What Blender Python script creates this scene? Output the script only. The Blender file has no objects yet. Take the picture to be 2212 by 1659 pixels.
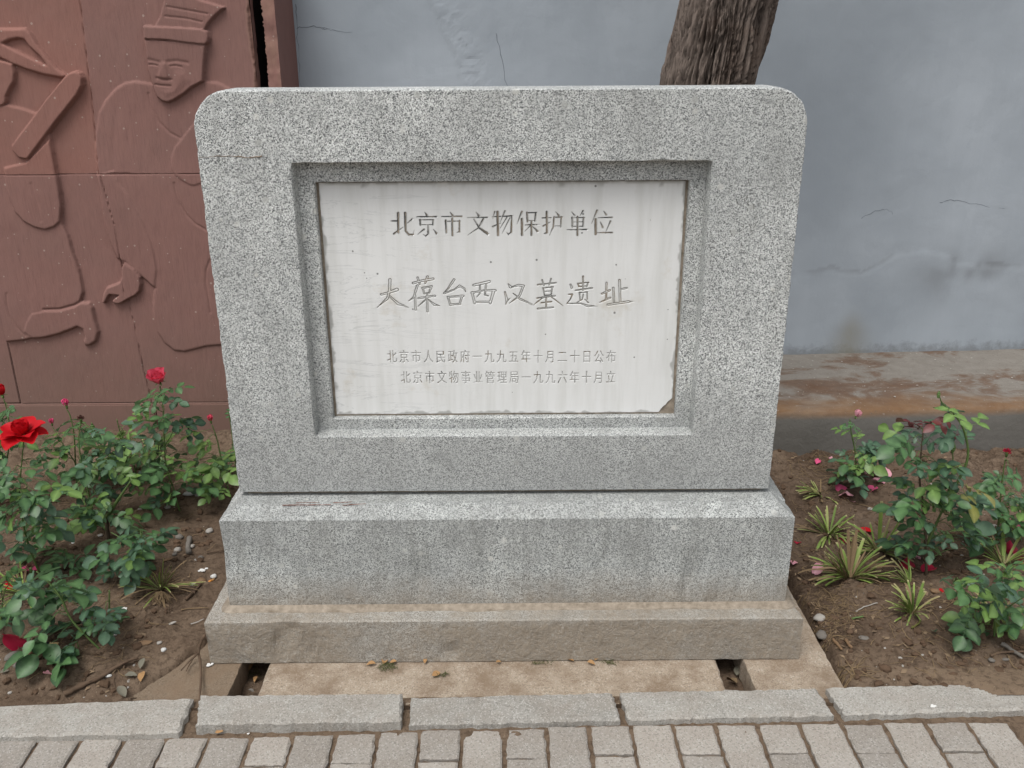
import bpy, bmesh, math, random
import numpy as np
from mathutils import Vector, Matrix, Euler
from mathutils.geometry import delaunay_2d_cdt

sc = bpy.context.scene
COL = sc.collection
R = math.radians
rng = random.Random(7)

# ------------------------------------------------------------------ camera
FPX, PITCH, ROLL, YAW = 1956.46, 0.35907, -0.00524, 0.00429
CAM = Vector((0.01259, -2.24, 1.61383))
IW, IH = 2212.0, 1659.0
_f = Vector((math.sin(YAW) * math.cos(PITCH), math.cos(YAW) * math.cos(PITCH), -math.sin(PITCH)))
_r = Vector((math.cos(YAW), -math.sin(YAW), 0))
_u = _r.cross(_f)
CR = math.cos(ROLL) * _r + math.sin(ROLL) * _u
CU = -math.sin(ROLL) * _r + math.cos(ROLL) * _u
cd = bpy.data.cameras.new('camera')
cd.sensor_width = 36.0
cd.lens = FPX / IW * 36.0
cd.clip_start = 0.05
cd.clip_end = 400
cam = bpy.data.objects.new('camera', cd)
COL.objects.link(cam)
cam.matrix_world = Matrix(((CR.x, CU.x, -_f.x, CAM.x), (CR.y, CU.y, -_f.y, CAM.y), (CR.z, CU.z, -_f.z, CAM.z), (0, 0, 0, 1)))
sc.camera = cam

# ------------------------------------------------------------------ sky, sun, exposure
SUN_EL, SUN_AZ = R(64), R(208)          # azimuth clockwise from +Y
world = bpy.data.worlds.new("World")
sc.world = world
world.use_nodes = True
wn = world.node_tree
wn.nodes.clear()
wo = wn.nodes.new('ShaderNodeOutputWorld')
wb = wn.nodes.new('ShaderNodeBackground')
ws = wn.nodes.new('ShaderNodeTexSky')
ws.sky_type = 'NISHITA'
ws.sun_disc = False
ws.sun_elevation = SUN_EL
ws.sun_rotation = SUN_AZ
ws.air_density = 1.0
ws.dust_density = 3.0
wh = wn.nodes.new('ShaderNodeHueSaturation')     # thin even cloud: the blue is washed out
wh.inputs['Saturation'].default_value = 0.20
wn.links.new(ws.outputs[0], wh.inputs['Color'])
wn.links.new(wh.outputs[0], wb.inputs[0])
wb.inputs[1].default_value = 0.12
wn.links.new(wb.outputs[0], wo.inputs[0])
sl = bpy.data.lights.new('sun', 'SUN')
sl.energy = 1.35
sl.angle = R(28)
sl.color = (1.0, 0.965, 0.92)
so = bpy.data.objects.new('sun', sl)
COL.objects.link(so)
sd = Vector((math.sin(SUN_AZ) * math.cos(SUN_EL), math.cos(SUN_AZ) * math.cos(SUN_EL), math.sin(SUN_EL)))
so.rotation_euler = (-sd).to_track_quat('-Z', 'Y').to_euler()
sc.view_settings.view_transform = 'Standard'
sc.view_settings.look = 'None'
sc.view_settings.exposure = 0.55
sc.view_settings.gamma = 1.0
sc.view_settings.use_curve_mapping = False
sc.cycles.max_bounces = 6
sc.cycles.diffuse_bounces = 4

# ------------------------------------------------------------------ helpers
def _ray(px, py):
    return _f + CR * ((px - IW / 2) / FPX) - CU * ((py - IH / 2) / FPX)

def at_z(px, py, z=0.03):
    d = _ray(px, py)
    return CAM + d * ((z - CAM.z) / d.z)

def at_y(px, py, y):
    d = _ray(px, py)
    return CAM + d * ((y - CAM.y) / d.y)

def tag(o, label=None, cat=None, group=None, kind=None):
    if label: o['label'] = label
    if cat: o['category'] = cat
    if group: o['group'] = group
    if kind: o['kind'] = kind
    return o

def link(name, me, parent=None, mat=None, loc=None):
    o = bpy.data.objects.new(name, me)
    COL.objects.link(o)
    if mat is not None and me is not None and not me.materials:
        me.materials.append(mat)
    if loc is not None: o.location = loc
    if parent is not None: o.parent = parent
    return o

def empty(name, loc=(0, 0, 0)):
    o = bpy.data.objects.new(name, None)
    o.empty_display_size = 0.05
    COL.objects.link(o)
    o.location = loc
    return o

def local(o, parent):
    """geometry was made in world space: keep it there under a moved parent"""
    o.parent = parent
    o.matrix_parent_inverse = Matrix.Translation(-Vector(parent.location))
    return o

def pymesh(name, v, f, smooth=False):
    me = bpy.data.meshes.new(name)
    me.from_pydata([tuple(p) for p in v], [], f)
    me.validate()
    me.update()
    if smooth:
        me.polygons.foreach_set('use_smooth', [True] * len(me.polygons))
    return me

def quadmesh(name, V, Q, smooth=True):
    """fast mesh from numpy vertex (n,3) and quad (m,4) arrays; drops unused vertices"""
    used = np.zeros(len(V), bool)
    used[Q.ravel()] = True
    idx = np.cumsum(used) - 1
    V2 = V[used]
    Q2 = idx[Q]
    me = bpy.data.meshes.new(name)
    me.vertices.add(len(V2))
    me.vertices.foreach_set('co', V2.astype(np.float32).ravel())
    me.loops.add(Q2.size)
    me.loops.foreach_set('vertex_index', Q2.astype(np.int32).ravel())
    me.polygons.add(len(Q2))
    me.polygons.foreach_set('loop_start', np.arange(0, Q2.size, 4, dtype=np.int32))
    me.polygons.foreach_set('loop_total', np.full(len(Q2), 4, dtype=np.int32))
    me.polygons.foreach_set('use_smooth', np.full(len(Q2), smooth))
    me.update(calc_edges=True)
    return me, used

def set_attr(me, name, vals):
    a = me.attributes.new(name, 'FLOAT', 'POINT')
    a.data.foreach_set('value', np.asarray(vals, np.float32))

def _hash(ix, iy, s):
    n = (ix.astype(np.int64) * 374761393 + iy.astype(np.int64) * 668265263 + s * 974634777) & 0xffffffff
    n = ((n ^ (n >> 13)) * 1274126177) & 0xffffffff
    return ((n ^ (n >> 16)) & 0xffff) / 65535.0

def vnoise(x, y, s=0):
    ix, iy = np.floor(x), np.floor(y)
    fx, fy = x - ix, y - iy
    fx = fx * fx * (3 - 2 * fx); fy = fy * fy * (3 - 2 * fy)
    a = _hash(ix, iy, s); b = _hash(ix + 1, iy, s); c = _hash(ix, iy + 1, s); d = _hash(ix + 1, iy + 1, s)
    return (a + (b - a) * fx) * (1 - fy) + (c + (d - c) * fx) * fy

def fbm(x, y, o=4, s=0):
    x = np.asarray(x, float); y = np.asarray(y, float)
    t = np.zeros(np.broadcast(x, y).shape); a = 0.5; n = 0
    for k in range(o):
        t += a * vnoise(x, y, s + k); n += a
        x = x * 2.03 + 11.3; y = y * 2.03 + 5.7; a *= 0.5
    return t / n - 0.5

def sstep(x):
    x = np.clip(x, 0, 1)
    return x * x * (3 - 2 * x)

def seg_d(X, Y, ax, ay, bx, by):
    dx, dy = bx - ax, by - ay
    L = dx * dx + dy * dy + 1e-12
    t = np.clip(((X - ax) * dx + (Y - ay) * dy) / L, 0, 1)
    return np.hypot(X - ax - t * dx, Y - ay - t * dy), t

def poly_sd(X, Y, P):
    """signed distance, positive inside"""
    d = np.full(X.shape, 9.9)
    ins = np.zeros(X.shape, bool)
    n = len(P)
    for i in range(n):
        ax, ay = P[i]; bx, by = P[(i + 1) % n]
        dd, _ = seg_d(X, Y, ax, ay, bx, by)
        d = np.minimum(d, dd)
        if ay != by:
            c = ((ay > Y) != (by > Y)) & (X < (bx - ax) * (Y - ay) / (by - ay) + ax)
            ins ^= c
    return np.where(ins, d, -d)

def line_d(X, Y, P):
    d = np.full(X.shape, 9.9)
    for i in range(len(P) - 1):
        d = np.minimum(d, seg_d(X, Y, *P[i], *P[i + 1])[0])
    return d

def smooth_pts(P, n=4):
    """Catmull-Rom through a list of Vectors"""
    P = [Vector(p) for p in P]
    if len(P) < 3:
        return [P[0].lerp(P[-1], k / 3) for k in range(4)]
    out = []
    for i in range(len(P) - 1):
        a = P[max(i - 1, 0)]; b = P[i]; c = P[i + 1]; d = P[min(i + 2, len(P) - 1)]
        for k in range(n):
            t = k / n
            out.append(0.5 * ((2 * b) + (c - a) * t + (2 * a - 5 * b + 4 * c - d) * t * t + (3 * b - a - 3 * c + d) * t ** 3))
    out.append(P[-1])
    return out

def tube(V, F, P, r0, r1, n=6, jit=0.0):
    """append a tapering tube along P to lists V, F"""
    P = [Vector(p) for p in P]
    base = len(V)
    m = len(P)
    prev = None
    for i, p in enumerate(P):
        t = (P[min(i + 1, m - 1)] - P[max(i - 1, 0)])
        if t.length < 1e-9: t = Vector((0, 0, 1))
        t.normalize()
        if prev is None:
            a = t.orthogonal().normalized()
        else:
            a = (prev - t * prev.dot(t))
            a = a.normalized() if a.length > 1e-6 else t.orthogonal().normalized()
        prev = a
        b = t.cross(a)
        r = (r0 + (r1 - r0) * i / max(m - 1, 1)) * (1 + rng.uniform(-jit, jit))
        for k in range(n):
            th = 2 * math.pi * k / n
            V.append(p + (a * math.cos(th) + b * math.sin(th)) * r)
    for i in range(m - 1):
        for k in range(n):
            F.append((base + i * n + k, base + i * n + (k + 1) % n, base + (i + 1) * n + (k + 1) % n, base + (i + 1) * n + k))
    F.append(tuple(base + k for k in range(n))[::-1])
    F.append(tuple(base + (m - 1) * n + k for k in range(n)))

# ------------------------------------------------------------------ material kit
class Mat:
    def __init__(self, name, rough=0.85, spec=0.3):
        self.m = bpy.data.materials.new(name)
        self.m.use_nodes = True
        self.t = self.m.node_tree
        self.t.nodes.clear()
        self.out = self.t.nodes.new('ShaderNodeOutputMaterial')
        self.b = self.t.nodes.new('ShaderNodeBsdfPrincipled')
        self.t.links.new(self.b.outputs[0], self.out.inputs[0])
        self.b.inputs['Roughness'].default_value = rough
        self.b.inputs['Specular IOR Level'].default_value = spec
        self.tc = self.t.nodes.new('ShaderNodeTexCoord')
    def put(self, sock, v):
        if hasattr(v, 'is_linked') or isinstance(v, bpy.types.NodeSocket): self.t.links.new(v, sock)
        elif isinstance(v, (tuple, list)) and len(v) == 3 and sock.type == 'RGBA': sock.default_value = (*v, 1)
        else: sock.default_value = v
    def co(self, scale=(1, 1, 1), kind='Object', rot=(0, 0, 0)):
        mp = self.t.nodes.new('ShaderNodeMapping')
        mp.inputs['Scale'].default_value = scale
        mp.inputs['Rotation'].default_value = rot
        self.t.links.new(self.tc.outputs[kind], mp.inputs[0])
        return mp.outputs[0]
    def noise(self, scale, detail=3, rough=0.55, co=None, dist=0.0, color=False):
        n = self.t.nodes.new('ShaderNodeTexNoise')
        n.inputs['Scale'].default_value = scale
        n.inputs['Detail'].default_value = detail
        n.inputs['Roughness'].default_value = rough
        n.inputs['Distortion'].default_value = dist
        self.t.links.new(co or self.tc.outputs['Object'], n.inputs['Vector'])
        return n.outputs[1 if color else 0]
    def vor(self, scale, co=None, feature='F1', out=0, rand=1.0):
        n = self.t.nodes.new('ShaderNodeTexVoronoi')
        n.feature = feature
        n.inputs['Scale'].default_value = scale
        n.inputs['Randomness'].default_value = rand
        self.t.links.new(co or self.tc.outputs['Object'], n.inputs['Vector'])
        return n.outputs[out]
    def ramp(self, v, stops, const=False):
        n = self.t.nodes.new('ShaderNodeValToRGB')
        if const: n.color_ramp.interpolation = 'CONSTANT'
        e = n.color_ramp.elements
        while len(e) > 1: e.remove(e[-1])
        for i, (p, c) in enumerate(stops):
            k = e[0] if i == 0 else e.new(p)
            k.position = p
            k.color = (*c, 1) if isinstance(c, (tuple, list)) else (c, c, c, 1)
        self.t.links.new(v, n.inputs[0])
        return n.outputs[0]
    def mix(self, f, a, b, mode='MIX'):
        n = self.t.nodes.new('ShaderNodeMix')
        n.data_type = 'RGBA'; n.blend_type = mode
        self.put(n.inputs[0], f); self.put(n.inputs[6], a); self.put(n.inputs[7], b)
        return n.outputs[2]
    def math(self, op, a, b=0.5, clamp=False):
        n = self.t.nodes.new('ShaderNodeMath')
        n.operation = op; n.use_clamp = clamp
        self.put(n.inputs[0], a); self.put(n.inputs[1], b)
        return n.outputs[0]
    def attr(self, name):
        n = self.t.nodes.new('ShaderNodeAttribute'); n.attribute_name = name
        return n.outputs['Fac']
    def xyz(self, k, kind='Object'):
        n = self.t.nodes.new('ShaderNodeSeparateXYZ')
        self.t.links.new(self.tc.outputs[kind], n.inputs[0])
        return n.outputs[k]
    def rand(self):
        n = self.t.nodes.new('ShaderNodeObjectInfo')
        return n.outputs['Random']
    def color(self, v): self.put(self.b.inputs['Base Color'], v)
    def rough(self, v): self.put(self.b.inputs['Roughness'], v)
    def bump(self, h, dist=0.002, strength=1.0, prev=None):
        n = self.t.nodes.new('ShaderNodeBump')
        n.inputs['Distance'].default_value = dist
        n.inputs['Strength'].default_value = strength
        self.t.links.new(h, n.inputs['Height'])
        if prev is not None: self.t.links.new(prev, n.inputs['Normal'])
        self.t.links.new(n.outputs[0], self.b.inputs['Normal'])
        return n.outputs[0]

def flat_mat(name, c, rough=0.8, var=0.15, scale=60, spec=0.3):
    M = Mat(name, rough, spec)
    M.color(M.mix(M.noise(scale, 4), tuple(x * (1 - var) for x in c), tuple(min(1, x * (1 + var)) for x in c)))
    M.bump(M.noise(scale * 4, 3), 0.0008, 0.6)
    return M.m

def granite(name, light=(0.74, 0.76, 0.74), mid=(0.30, 0.315, 0.31), dark=(0.02, 0.022, 0.026), mud=None, grime=0.5, zlow=0.0):
    M = Mat(name, 0.72, 0.35)
    wob = M.co()
    cell = M.vor(430, out=1)
    sx = M.t.nodes.new('ShaderNodeSeparateColor'); M.t.links.new(cell, sx.inputs[0])
    g1 = M.ramp(sx.outputs[0], [(0, dark), (0.13, tuple(0.5 * (a + b) for a, b in zip(dark, mid))), (0.20, mid), (0.44, tuple(0.5 * (a + b) for a, b in zip(light, mid))), (0.62, light), (1.0, tuple(min(1, c * 1.14) for c in light))])
    c = g1
    # dark mica threads clustered between the feldspar
    th = M.noise(430, 1, 0.5, dist=0.8)
    c = M.mix(M.ramp(th, [(0.36, 0.95), (0.42, 0.0)]), c, dark)
    c = M.mix(M.ramp(M.noise(26, 4, 0.6), [(0.50, 0.0), (0.68, 0.30)]), c, mid)
    # coarse crystals: pale and grey
    v2 = M.vor(26, out=0); v2c = M.vor(26, out=1)
    s2 = M.t.nodes.new('ShaderNodeSeparateColor'); M.t.links.new(v2c, s2.inputs[0])
    near = M.ramp(v2, [(0.0, 1), (0.17, 1), (0.24, 0)])
    pale = M.math('MULTIPLY', near, M.ramp(s2.outputs[0], [(0, 0), (0.80, 0), (0.83, 0.55)]))
    grey = M.math('MULTIPLY', near, M.ramp(s2.outputs[1], [(0, 0), (0.70, 0), (0.74, 0.40)]))
    c = M.mix(pale, c, (0.74, 0.74, 0.69)); c = M.mix(grey, c, tuple(x * 0.85 for x in mid))
    # weather blotches
    c = M.mix(M.ramp(M.noise(1.9, 5, 0.6), [(0.40, 0.0), (0.66, 0.34)]), c, (0.24, 0.255, 0.25))
    bl = M.ramp(M.noise(5.5, 5, 0.6), [(0.35, 0.0), (0.70, 1.0)])
    c = M.mix(M.math('MULTIPLY', bl, grime * 0.75), c, (0.19, 0.195, 0.19), 'MIX')
    st = M.ramp(M.noise(3.0, 5, 0.65, co=M.co((6, 6, 0.8))), [(0.48, 0.0), (0.75, 1.0)])
    c = M.mix(M.math('MULTIPLY', st, grime * 0.55), c, (0.17, 0.17, 0.155))
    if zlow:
        # stone colour darker towards the bottom, with a ragged upper edge
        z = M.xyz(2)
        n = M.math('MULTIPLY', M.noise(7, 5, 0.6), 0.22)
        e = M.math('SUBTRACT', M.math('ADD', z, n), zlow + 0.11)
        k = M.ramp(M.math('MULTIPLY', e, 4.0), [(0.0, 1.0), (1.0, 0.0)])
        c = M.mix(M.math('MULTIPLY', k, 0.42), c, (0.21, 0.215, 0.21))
    if mud:
        z = M.xyz(2)
        n = M.math('MULTIPLY', M.noise(9, 6, 0.65), mud[1])
        e = M.math('SUBTRACT', M.math('ADD', z, n), mud[0])
        k = M.ramp(M.math('MULTIPLY', e, mud[3]), [(0.0, 1.0), (1.0, 0.0)])
        k = M.math('MULTIPLY', k, M.ramp(M.noise(70, 5, 0.7), [(0.30, 0.72), (0.55, 1.0)]))
        k = M.math('MULTIPLY', k, M.ramp(M.noise(3.6, 5, 0.65), [(0.30, 0.45), (0.52, 1.0)]))
        c = M.mix(M.math('MULTIPLY', k, mud[2]), c, M.mix(M.noise(14, 5, 0.7), (0.19, 0.15, 0.108), (0.35, 0.30, 0.235)))
        sp = M.ramp(M.noise(95, 4, 0.7), [(0.58, 0.0), (0.66, 0.55)])
        c = M.mix(M.math('MULTIPLY', sp, k), c, (0.42, 0.40, 0.36))
    M.color(c)
    b = M.bump(M.noise(300, 3, 0.7), 0.0012, 0.55)
    b = M.bump(M.noise(38, 4, 0.6), 0.0025, 0.35, b)
    if mud: M.bump(M.math('MULTIPLY', M.noise(22, 6, 0.75, dist=0.5), k), 0.012, 0.8, b)
    return M.m

MT = {}
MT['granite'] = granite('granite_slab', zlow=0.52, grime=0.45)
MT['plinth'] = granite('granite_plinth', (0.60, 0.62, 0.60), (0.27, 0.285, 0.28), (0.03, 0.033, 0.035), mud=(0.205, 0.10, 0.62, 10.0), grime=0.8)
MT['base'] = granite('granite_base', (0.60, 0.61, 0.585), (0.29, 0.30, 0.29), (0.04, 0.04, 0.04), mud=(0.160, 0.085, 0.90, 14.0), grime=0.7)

def marble_mat():
    M = Mat('white_marble', 0.55, 0.4)
    c = M.mix(M.noise(4, 4), (0.67, 0.68, 0.67), (0.77, 0.78, 0.77))
    vein = M.noise(3.2, 6, 0.62, co=M.co((1.0, 1, 7.0), rot=(0, R(-7), 0)), dist=1.3)
    band = M.ramp(vein, [(0.488, 0.0), (0.499, 0.42), (0.502, 0.42), (0.512, 0.0)])
    side = M.ramp(M.xyz(0), [(0.0, 1.0), (0.02, 0.25), (0.4, 0.12)])   # veins cluster on the left half
    xk = M.math('SUBTRACT', 0.0, M.xyz(0))
    side = M.ramp(M.math('MULTIPLY', xk, 2.0), [(0.0, 0.10), (0.25, 0.30), (0.75, 1.0)])
    c = M.mix(M.math('MULTIPLY', band, side), c, (0.36, 0.38, 0.38))
    run = M.ramp(M.noise(5, 4, 0.6, co=M.co((7, 7, 0.7))), [(0.45, 0.0), (0.75, 1.0)])
    c = M.mix(M.math('MULTIPLY', run, 0.42), c, (0.50, 0.505, 0.47))
    stn = M.ramp(M.noise(9, 5, 0.65), [(0.62, 0.0), (0.72, 1.0)])
    c = M.mix(M.math('MULTIPLY', stn, 0.35), c, (0.50, 0.45, 0.35))
    pit = M.vor(34, out=0); pc = M.vor(34, out=1)
    s2 = M.t.nodes.new('ShaderNodeSeparateColor'); M.t.links.new(pc, s2.inputs[0])
    size = M.ramp(s2.outputs[0], [(0.74, 0.0), (0.77, 0.05), (1.0, 0.10)])
    pk = M.math('LESS_THAN', pit, size)
    c = M.mix(M.math('MULTIPLY', pk, 0.75), c, (0.10, 0.10, 0.095))
    cut = M.attr('cut')
    c = M.mix(cut, c, (0.17, 0.165, 0.145))
    paint = M.math('MULTIPLY', M.attr('paint'), M.ramp(M.noise(55, 3, 0.6), [(0.42, 0.0), (0.48, 1.0)]))
    c = M.mix(paint, c, (0.022, 0.028, 0.03))
    M.color(c)
    b = M.bump(M.noise(60, 4, 0.6), 0.0006, 0.5)
    M.bump(M.math('SUBTRACT', 1.0, pk), 0.0015, 1.0, b)
    return M.m
MT['marble'] = marble_mat()

def mortar_mat():
    M = Mat('mortar', 0.95, 0.15)
    M.color(M.ramp(M.noise(45, 5, 0.7), [(0.3, (0.17, 0.14, 0.105)), (0.7, (0.36, 0.31, 0.25))]))
    M.bump(M.noise(160, 4, 0.7), 0.002, 0.8)
    return M.m
MT['mortar'] = mortar_mat()

def sandstone():
    M = Mat('red_sandstone', 0.9, 0.2)
    c = M.mix(M.noise(2.2, 5, 0.6), (0.205, 0.108, 0.093), (0.278, 0.152, 0.130))
    v = M.ramp(M.rand(), [(0, (0.93, 0.95, 0.98)), (0.5, (1.0, 1.0, 1.0)), (1, (1.08, 0.98, 0.93))])
    c = M.mix(1.0, c, v, 'MULTIPLY')
    tool = M.noise(6, 4, 0.7, co=M.co((60, 60, 2.2), rot=(0, R(5), 0)))
    c = M.mix(M.ramp(tool, [(0.40, 0.0), (0.75, 0.38)]), c, (0.30, 0.165, 0.13))
    c = M.mix(M.ramp(tool, [(0.25, 0.35), (0.45, 0.0)]), c, (0.09, 0.038, 0.03))
    dust = M.ramp(M.noise(3.3, 6, 0.65), [(0.45, 0.0), (0.75, 0.6)])
    c = M.mix(M.math('MULTIPLY', dust, 0.45), c, (0.175, 0.122, 0.108))
    sp = M.vor(38, out=0); spc = M.vor(38, out=1)
    s2 = M.t.nodes.new('ShaderNodeSeparateColor'); M.t.links.new(spc, s2.inputs[0])
    size = M.ramp(s2.outputs[0], [(0.62, 0.0), (0.66, 0.05), (1.0, 0.17)])
    c = M.mix(M.math('MULTIPLY', M.math('LESS_THAN', sp, size), 0.7), c, (0.40, 0.31, 0.27))
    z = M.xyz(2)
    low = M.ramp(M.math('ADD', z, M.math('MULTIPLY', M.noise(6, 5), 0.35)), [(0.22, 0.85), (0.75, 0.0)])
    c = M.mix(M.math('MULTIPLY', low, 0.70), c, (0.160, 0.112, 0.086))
    c = M.mix(M.attr('worn'), c, (0.30, 0.18, 0.14))
    M.color(c)
    b = M.bump(M.noise(6, 4, 0.7, co=M.co((70, 70, 2.5), rot=(0, R(5), 0))), 0.002, 0.5)
    M.bump(M.noise(220, 3, 0.7), 0.0012, 0.5, b)
    return M.m
MT['sandstone'] = sandstone()

def plaster():
    M = Mat('blue_grey_plaster', 0.8, 0.25)
    c = M.mix(M.ramp(M.noise(1.0, 4, 0.5), [(0.36, 0.0), (0.62, 1.0)]), (0.290, 0.325, 0.360), (0.395, 0.435, 0.475))
    run = M.ramp(M.noise(4, 4, 0.6, co=M.co((5, 5, 0.5))), [(0.45, 0.0), (0.8, 1.0)])
    c = M.mix(M.math('MULTIPLY', run, 0.22), c, (0.28, 0.312, 0.35))
    c = M.mix(M.attr('damp'), c, (0.20, 0.215, 0.228))
    z = M.xyz(2)
    n = M.math('MULTIPLY', M.noise(26, 5, 0.7), 0.16)
    low = M.ramp(M.math('SUBTRACT', M.math('ADD', z, n), 0.22), [(0.075, 1.0), (0.125, 0.0)])
    c = M.mix(M.math('MULTIPLY', low, 0.55), c, (0.14, 0.145, 0.145))
    dots = M.ramp(M.noise(130, 2, 0.5), [(0.68, 0.0), (0.72, 0.5)])
    c = M.mix(M.math('MULTIPLY', dots, low), c, (0.05, 0.05, 0.05))
    c = M.mix(M.attr('rust'), c, (0.22, 0.20, 0.14))
    M.color(c)
    pt = M.ramp(M.noise(2.3, 6, 0.7, dist=0.6), [(0.50, 0.0), (0.515, 1.0)])
    c2 = M.mix(M.math('MULTIPLY', pt, 0.12), c, (0.26, 0.295, 0.33)); M.color(c2)
    b = M.bump(M.noise(7, 6, 0.60, dist=0.3), 0.005, 0.5)
    b = M.bump(M.noise(45, 4, 0.6, co=M.co((1, 1, 0.25))), 0.0012, 0.5, b)
    M.bump(M.attr('rough'), 0.004, 0.8, b)
    return M.m
MT['plaster'] = plaster()

def ledge_mat():
    M = Mat('stained_concrete', 0.85, 0.25)
    d = M.attr('dep')
    c = M.mix(M.noise(14, 6, 0.7), (0.135, 0.118, 0.098), (0.27, 0.25, 0.222))
    n1 = M.noise(1.9, 6, 0.66, co=M.co((1.3, 2.1, 3), rot=(0, 0, R(-12))), dist=0.6)
    rust = M.ramp(n1, [(0.47, 0.0), (0.54, 0.75), (0.66, 1.0)])
    c = M.mix(M.math('MULTIPLY', rust, 0.88), c, M.mix(M.noise(26, 6, 0.75), (0.045, 0.020, 0.011), (0.165, 0.083, 0.040)))
    f = M.ramp(M.math('ADD', d, M.math('MULTIPLY', M.noise(5, 5, co=M.co((1, 2, 1))), 0.34)), [(0.22, 1.0), (0.40, 0.0)])
    c = M.mix(M.math('MULTIPLY', f, 0.75), c, M.mix(M.noise(20, 5), (0.12, 0.062, 0.03), (0.235, 0.14, 0.07)))
    w = M.ramp(M.math('ADD', d, M.math('MULTIPLY', M.noise(4, 6, 0.68, co=M.co((1, 1.8, 1))), 0.75)), [(1.17, 0.0), (1.27, 1.0)])
    c = M.mix(M.math('MULTIPLY', w, 0.85), c, M.mix(M.noise(40, 5, 0.7), (0.26, 0.26, 0.255), (0.44, 0.455, 0.46)))
    dot = M.ramp(M.noise(70, 4, 0.7), [(0.60, 0.0), (0.68, 0.7)])
    c = M.mix(dot, c, (0.10, 0.08, 0.06))
    ldot = M.ramp(M.noise(85, 3, 0.7, co=M.co((1, 1, 1), rot=(1, 0, 0))), [(0.66, 0.0), (0.70, 0.6)])
    c = M.mix(ldot, c, (0.42, 0.40, 0.36))
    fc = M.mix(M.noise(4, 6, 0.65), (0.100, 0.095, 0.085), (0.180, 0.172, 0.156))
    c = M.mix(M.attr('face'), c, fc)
    M.color(c)
    b = M.bump(M.noise(25, 5, 0.65), 0.006, 0.7)
    M.bump(M.noise(180, 3, 0.7), 0.0012, 0.7, b)
    return M.m
MT['ledge'] = ledge_mat()

def concrete(name, a, b_, speck=(0.50, 0.48, 0.45), dirt=0.0, spk=0.5, rnd=0.15):
    M = Mat(name, 0.9, 0.25)
    c = M.mix(M.noise(9, 5, 0.65), a, b_)
    v = M.ramp(M.rand(), [(0, 1 - rnd), (1, 1 + rnd)])
    c = M.mix(1.0, c, v, 'MULTIPLY')
    gr = M.vor(310, out=1)
    s2 = M.t.nodes.new('ShaderNodeSeparateColor'); M.t.links.new(gr, s2.inputs[0])
    c = M.mix(M.ramp(s2.outputs[0], [(0.0, 0.45), (0.16, 0.35), (0.2, 0.0)]), c, tuple(x * 0.45 for x in a))
    c = M.mix(M.ramp(s2.outputs[1], [(0.80, 0.0), (0.86, spk)]), c, speck)
    if dirt:
        d = M.ramp(M.noise(10, 6, 0.7), [(0.38, 1.0), (0.58, 0.0)])
        c = M.mix(M.math('MULTIPLY', d, dirt), c, (0.19, 0.135, 0.09))
    M.color(c)
    b = M.bump(M.noise(240, 4, 0.75), 0.0022, 0.8)
    M.bump(M.noise(30, 4, 0.6), 0.003, 0.5, b)
    return M.m
MT['paver'] = concrete('paver_concrete', (0.27, 0.245, 0.215), (0.36, 0.335, 0.30), spk=0.35, dirt=0.12)
MT['kerb'] = concrete('kerb_concrete', (0.25, 0.24, 0.215), (0.37, 0.355, 0.325), (0.52, 0.51, 0.48), spk=0.45, dirt=0.2)
MT['plate'] = concrete('old_concrete', (0.26, 0.20, 0.145), (0.40, 0.345, 0.275), (0.55, 0.50, 0.43), dirt=0.75, spk=0.4)
MT['plate_muddy'] = concrete('muddy_concrete', (0.16, 0.12, 0.083), (0.23, 0.175, 0.125), (0.30, 0.25, 0.19), dirt=0.8, spk=0.2)

def soil_mat():
    M = Mat('garden_soil', 0.97, 0.12)
    c = M.ramp(M.noise(5, 6, 0.65), [(0.3, (0.078, 0.053, 0.036)), (0.5, (0.128, 0.090, 0.063)), (0.72, (0.185, 0.136, 0.097))])
    c = M.mix(M.attr('dry'), c, (0.185, 0.135, 0.093))
    c = M.mix(M.ramp(M.noise(60, 5, 0.7), [(0.35, 0.55), (0.52, 0.0)]), c, (0.032, 0.020, 0.013))
    c = M.mix(M.ramp(M.noise(150, 3, 0.6), [(0.64, 0.0), (0.70, 0.6)]), c, (0.27, 0.215, 0.155))
    M.color(c)
    b = M.bump(M.noise(45, 6, 0.7), 0.010, 0.8)
    M.bump(M.noise(240, 3, 0.7), 0.002, 0.8, b)
    return M.m
MT['soil'] = soil_mat()
MT['sand'] = flat_mat('joint_dirt', (0.105, 0.078, 0.056), 0.97, 0.4, 60, 0.1)

def bark_mat():
    M = Mat('furrowed_bark', 0.92, 0.2)
    h = M.attr('ridge')
    st = M.noise(5, 5, 0.7, co=M.co((26, 26, 2.4)), dist=0.5)
    c = M.mix(h, (0.018, 0.014, 0.012), (0.215, 0.172, 0.145))
    c = M.mix(M.ramp(st, [(0.30, 0.65), (0.5, 0.0)]), c, (0.028, 0.021, 0.018))
    c = M.mix(M.ramp(st, [(0.52, 0.0), (0.75, 0.6)]), c, (0.215, 0.175, 0.150))
    c = M.mix(M.ramp(M.noise(6, 3), [(0.5, 0.0), (0.7, 0.35)]), c, (0.15, 0.085, 0.055))
    M.color(c)
    b = M.bump(st, 0.010, 0.9)
    M.bump(M.noise(130, 4, 0.7), 0.002, 0.7, b)
    return M.m
MT['bark'] = bark_mat()

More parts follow.
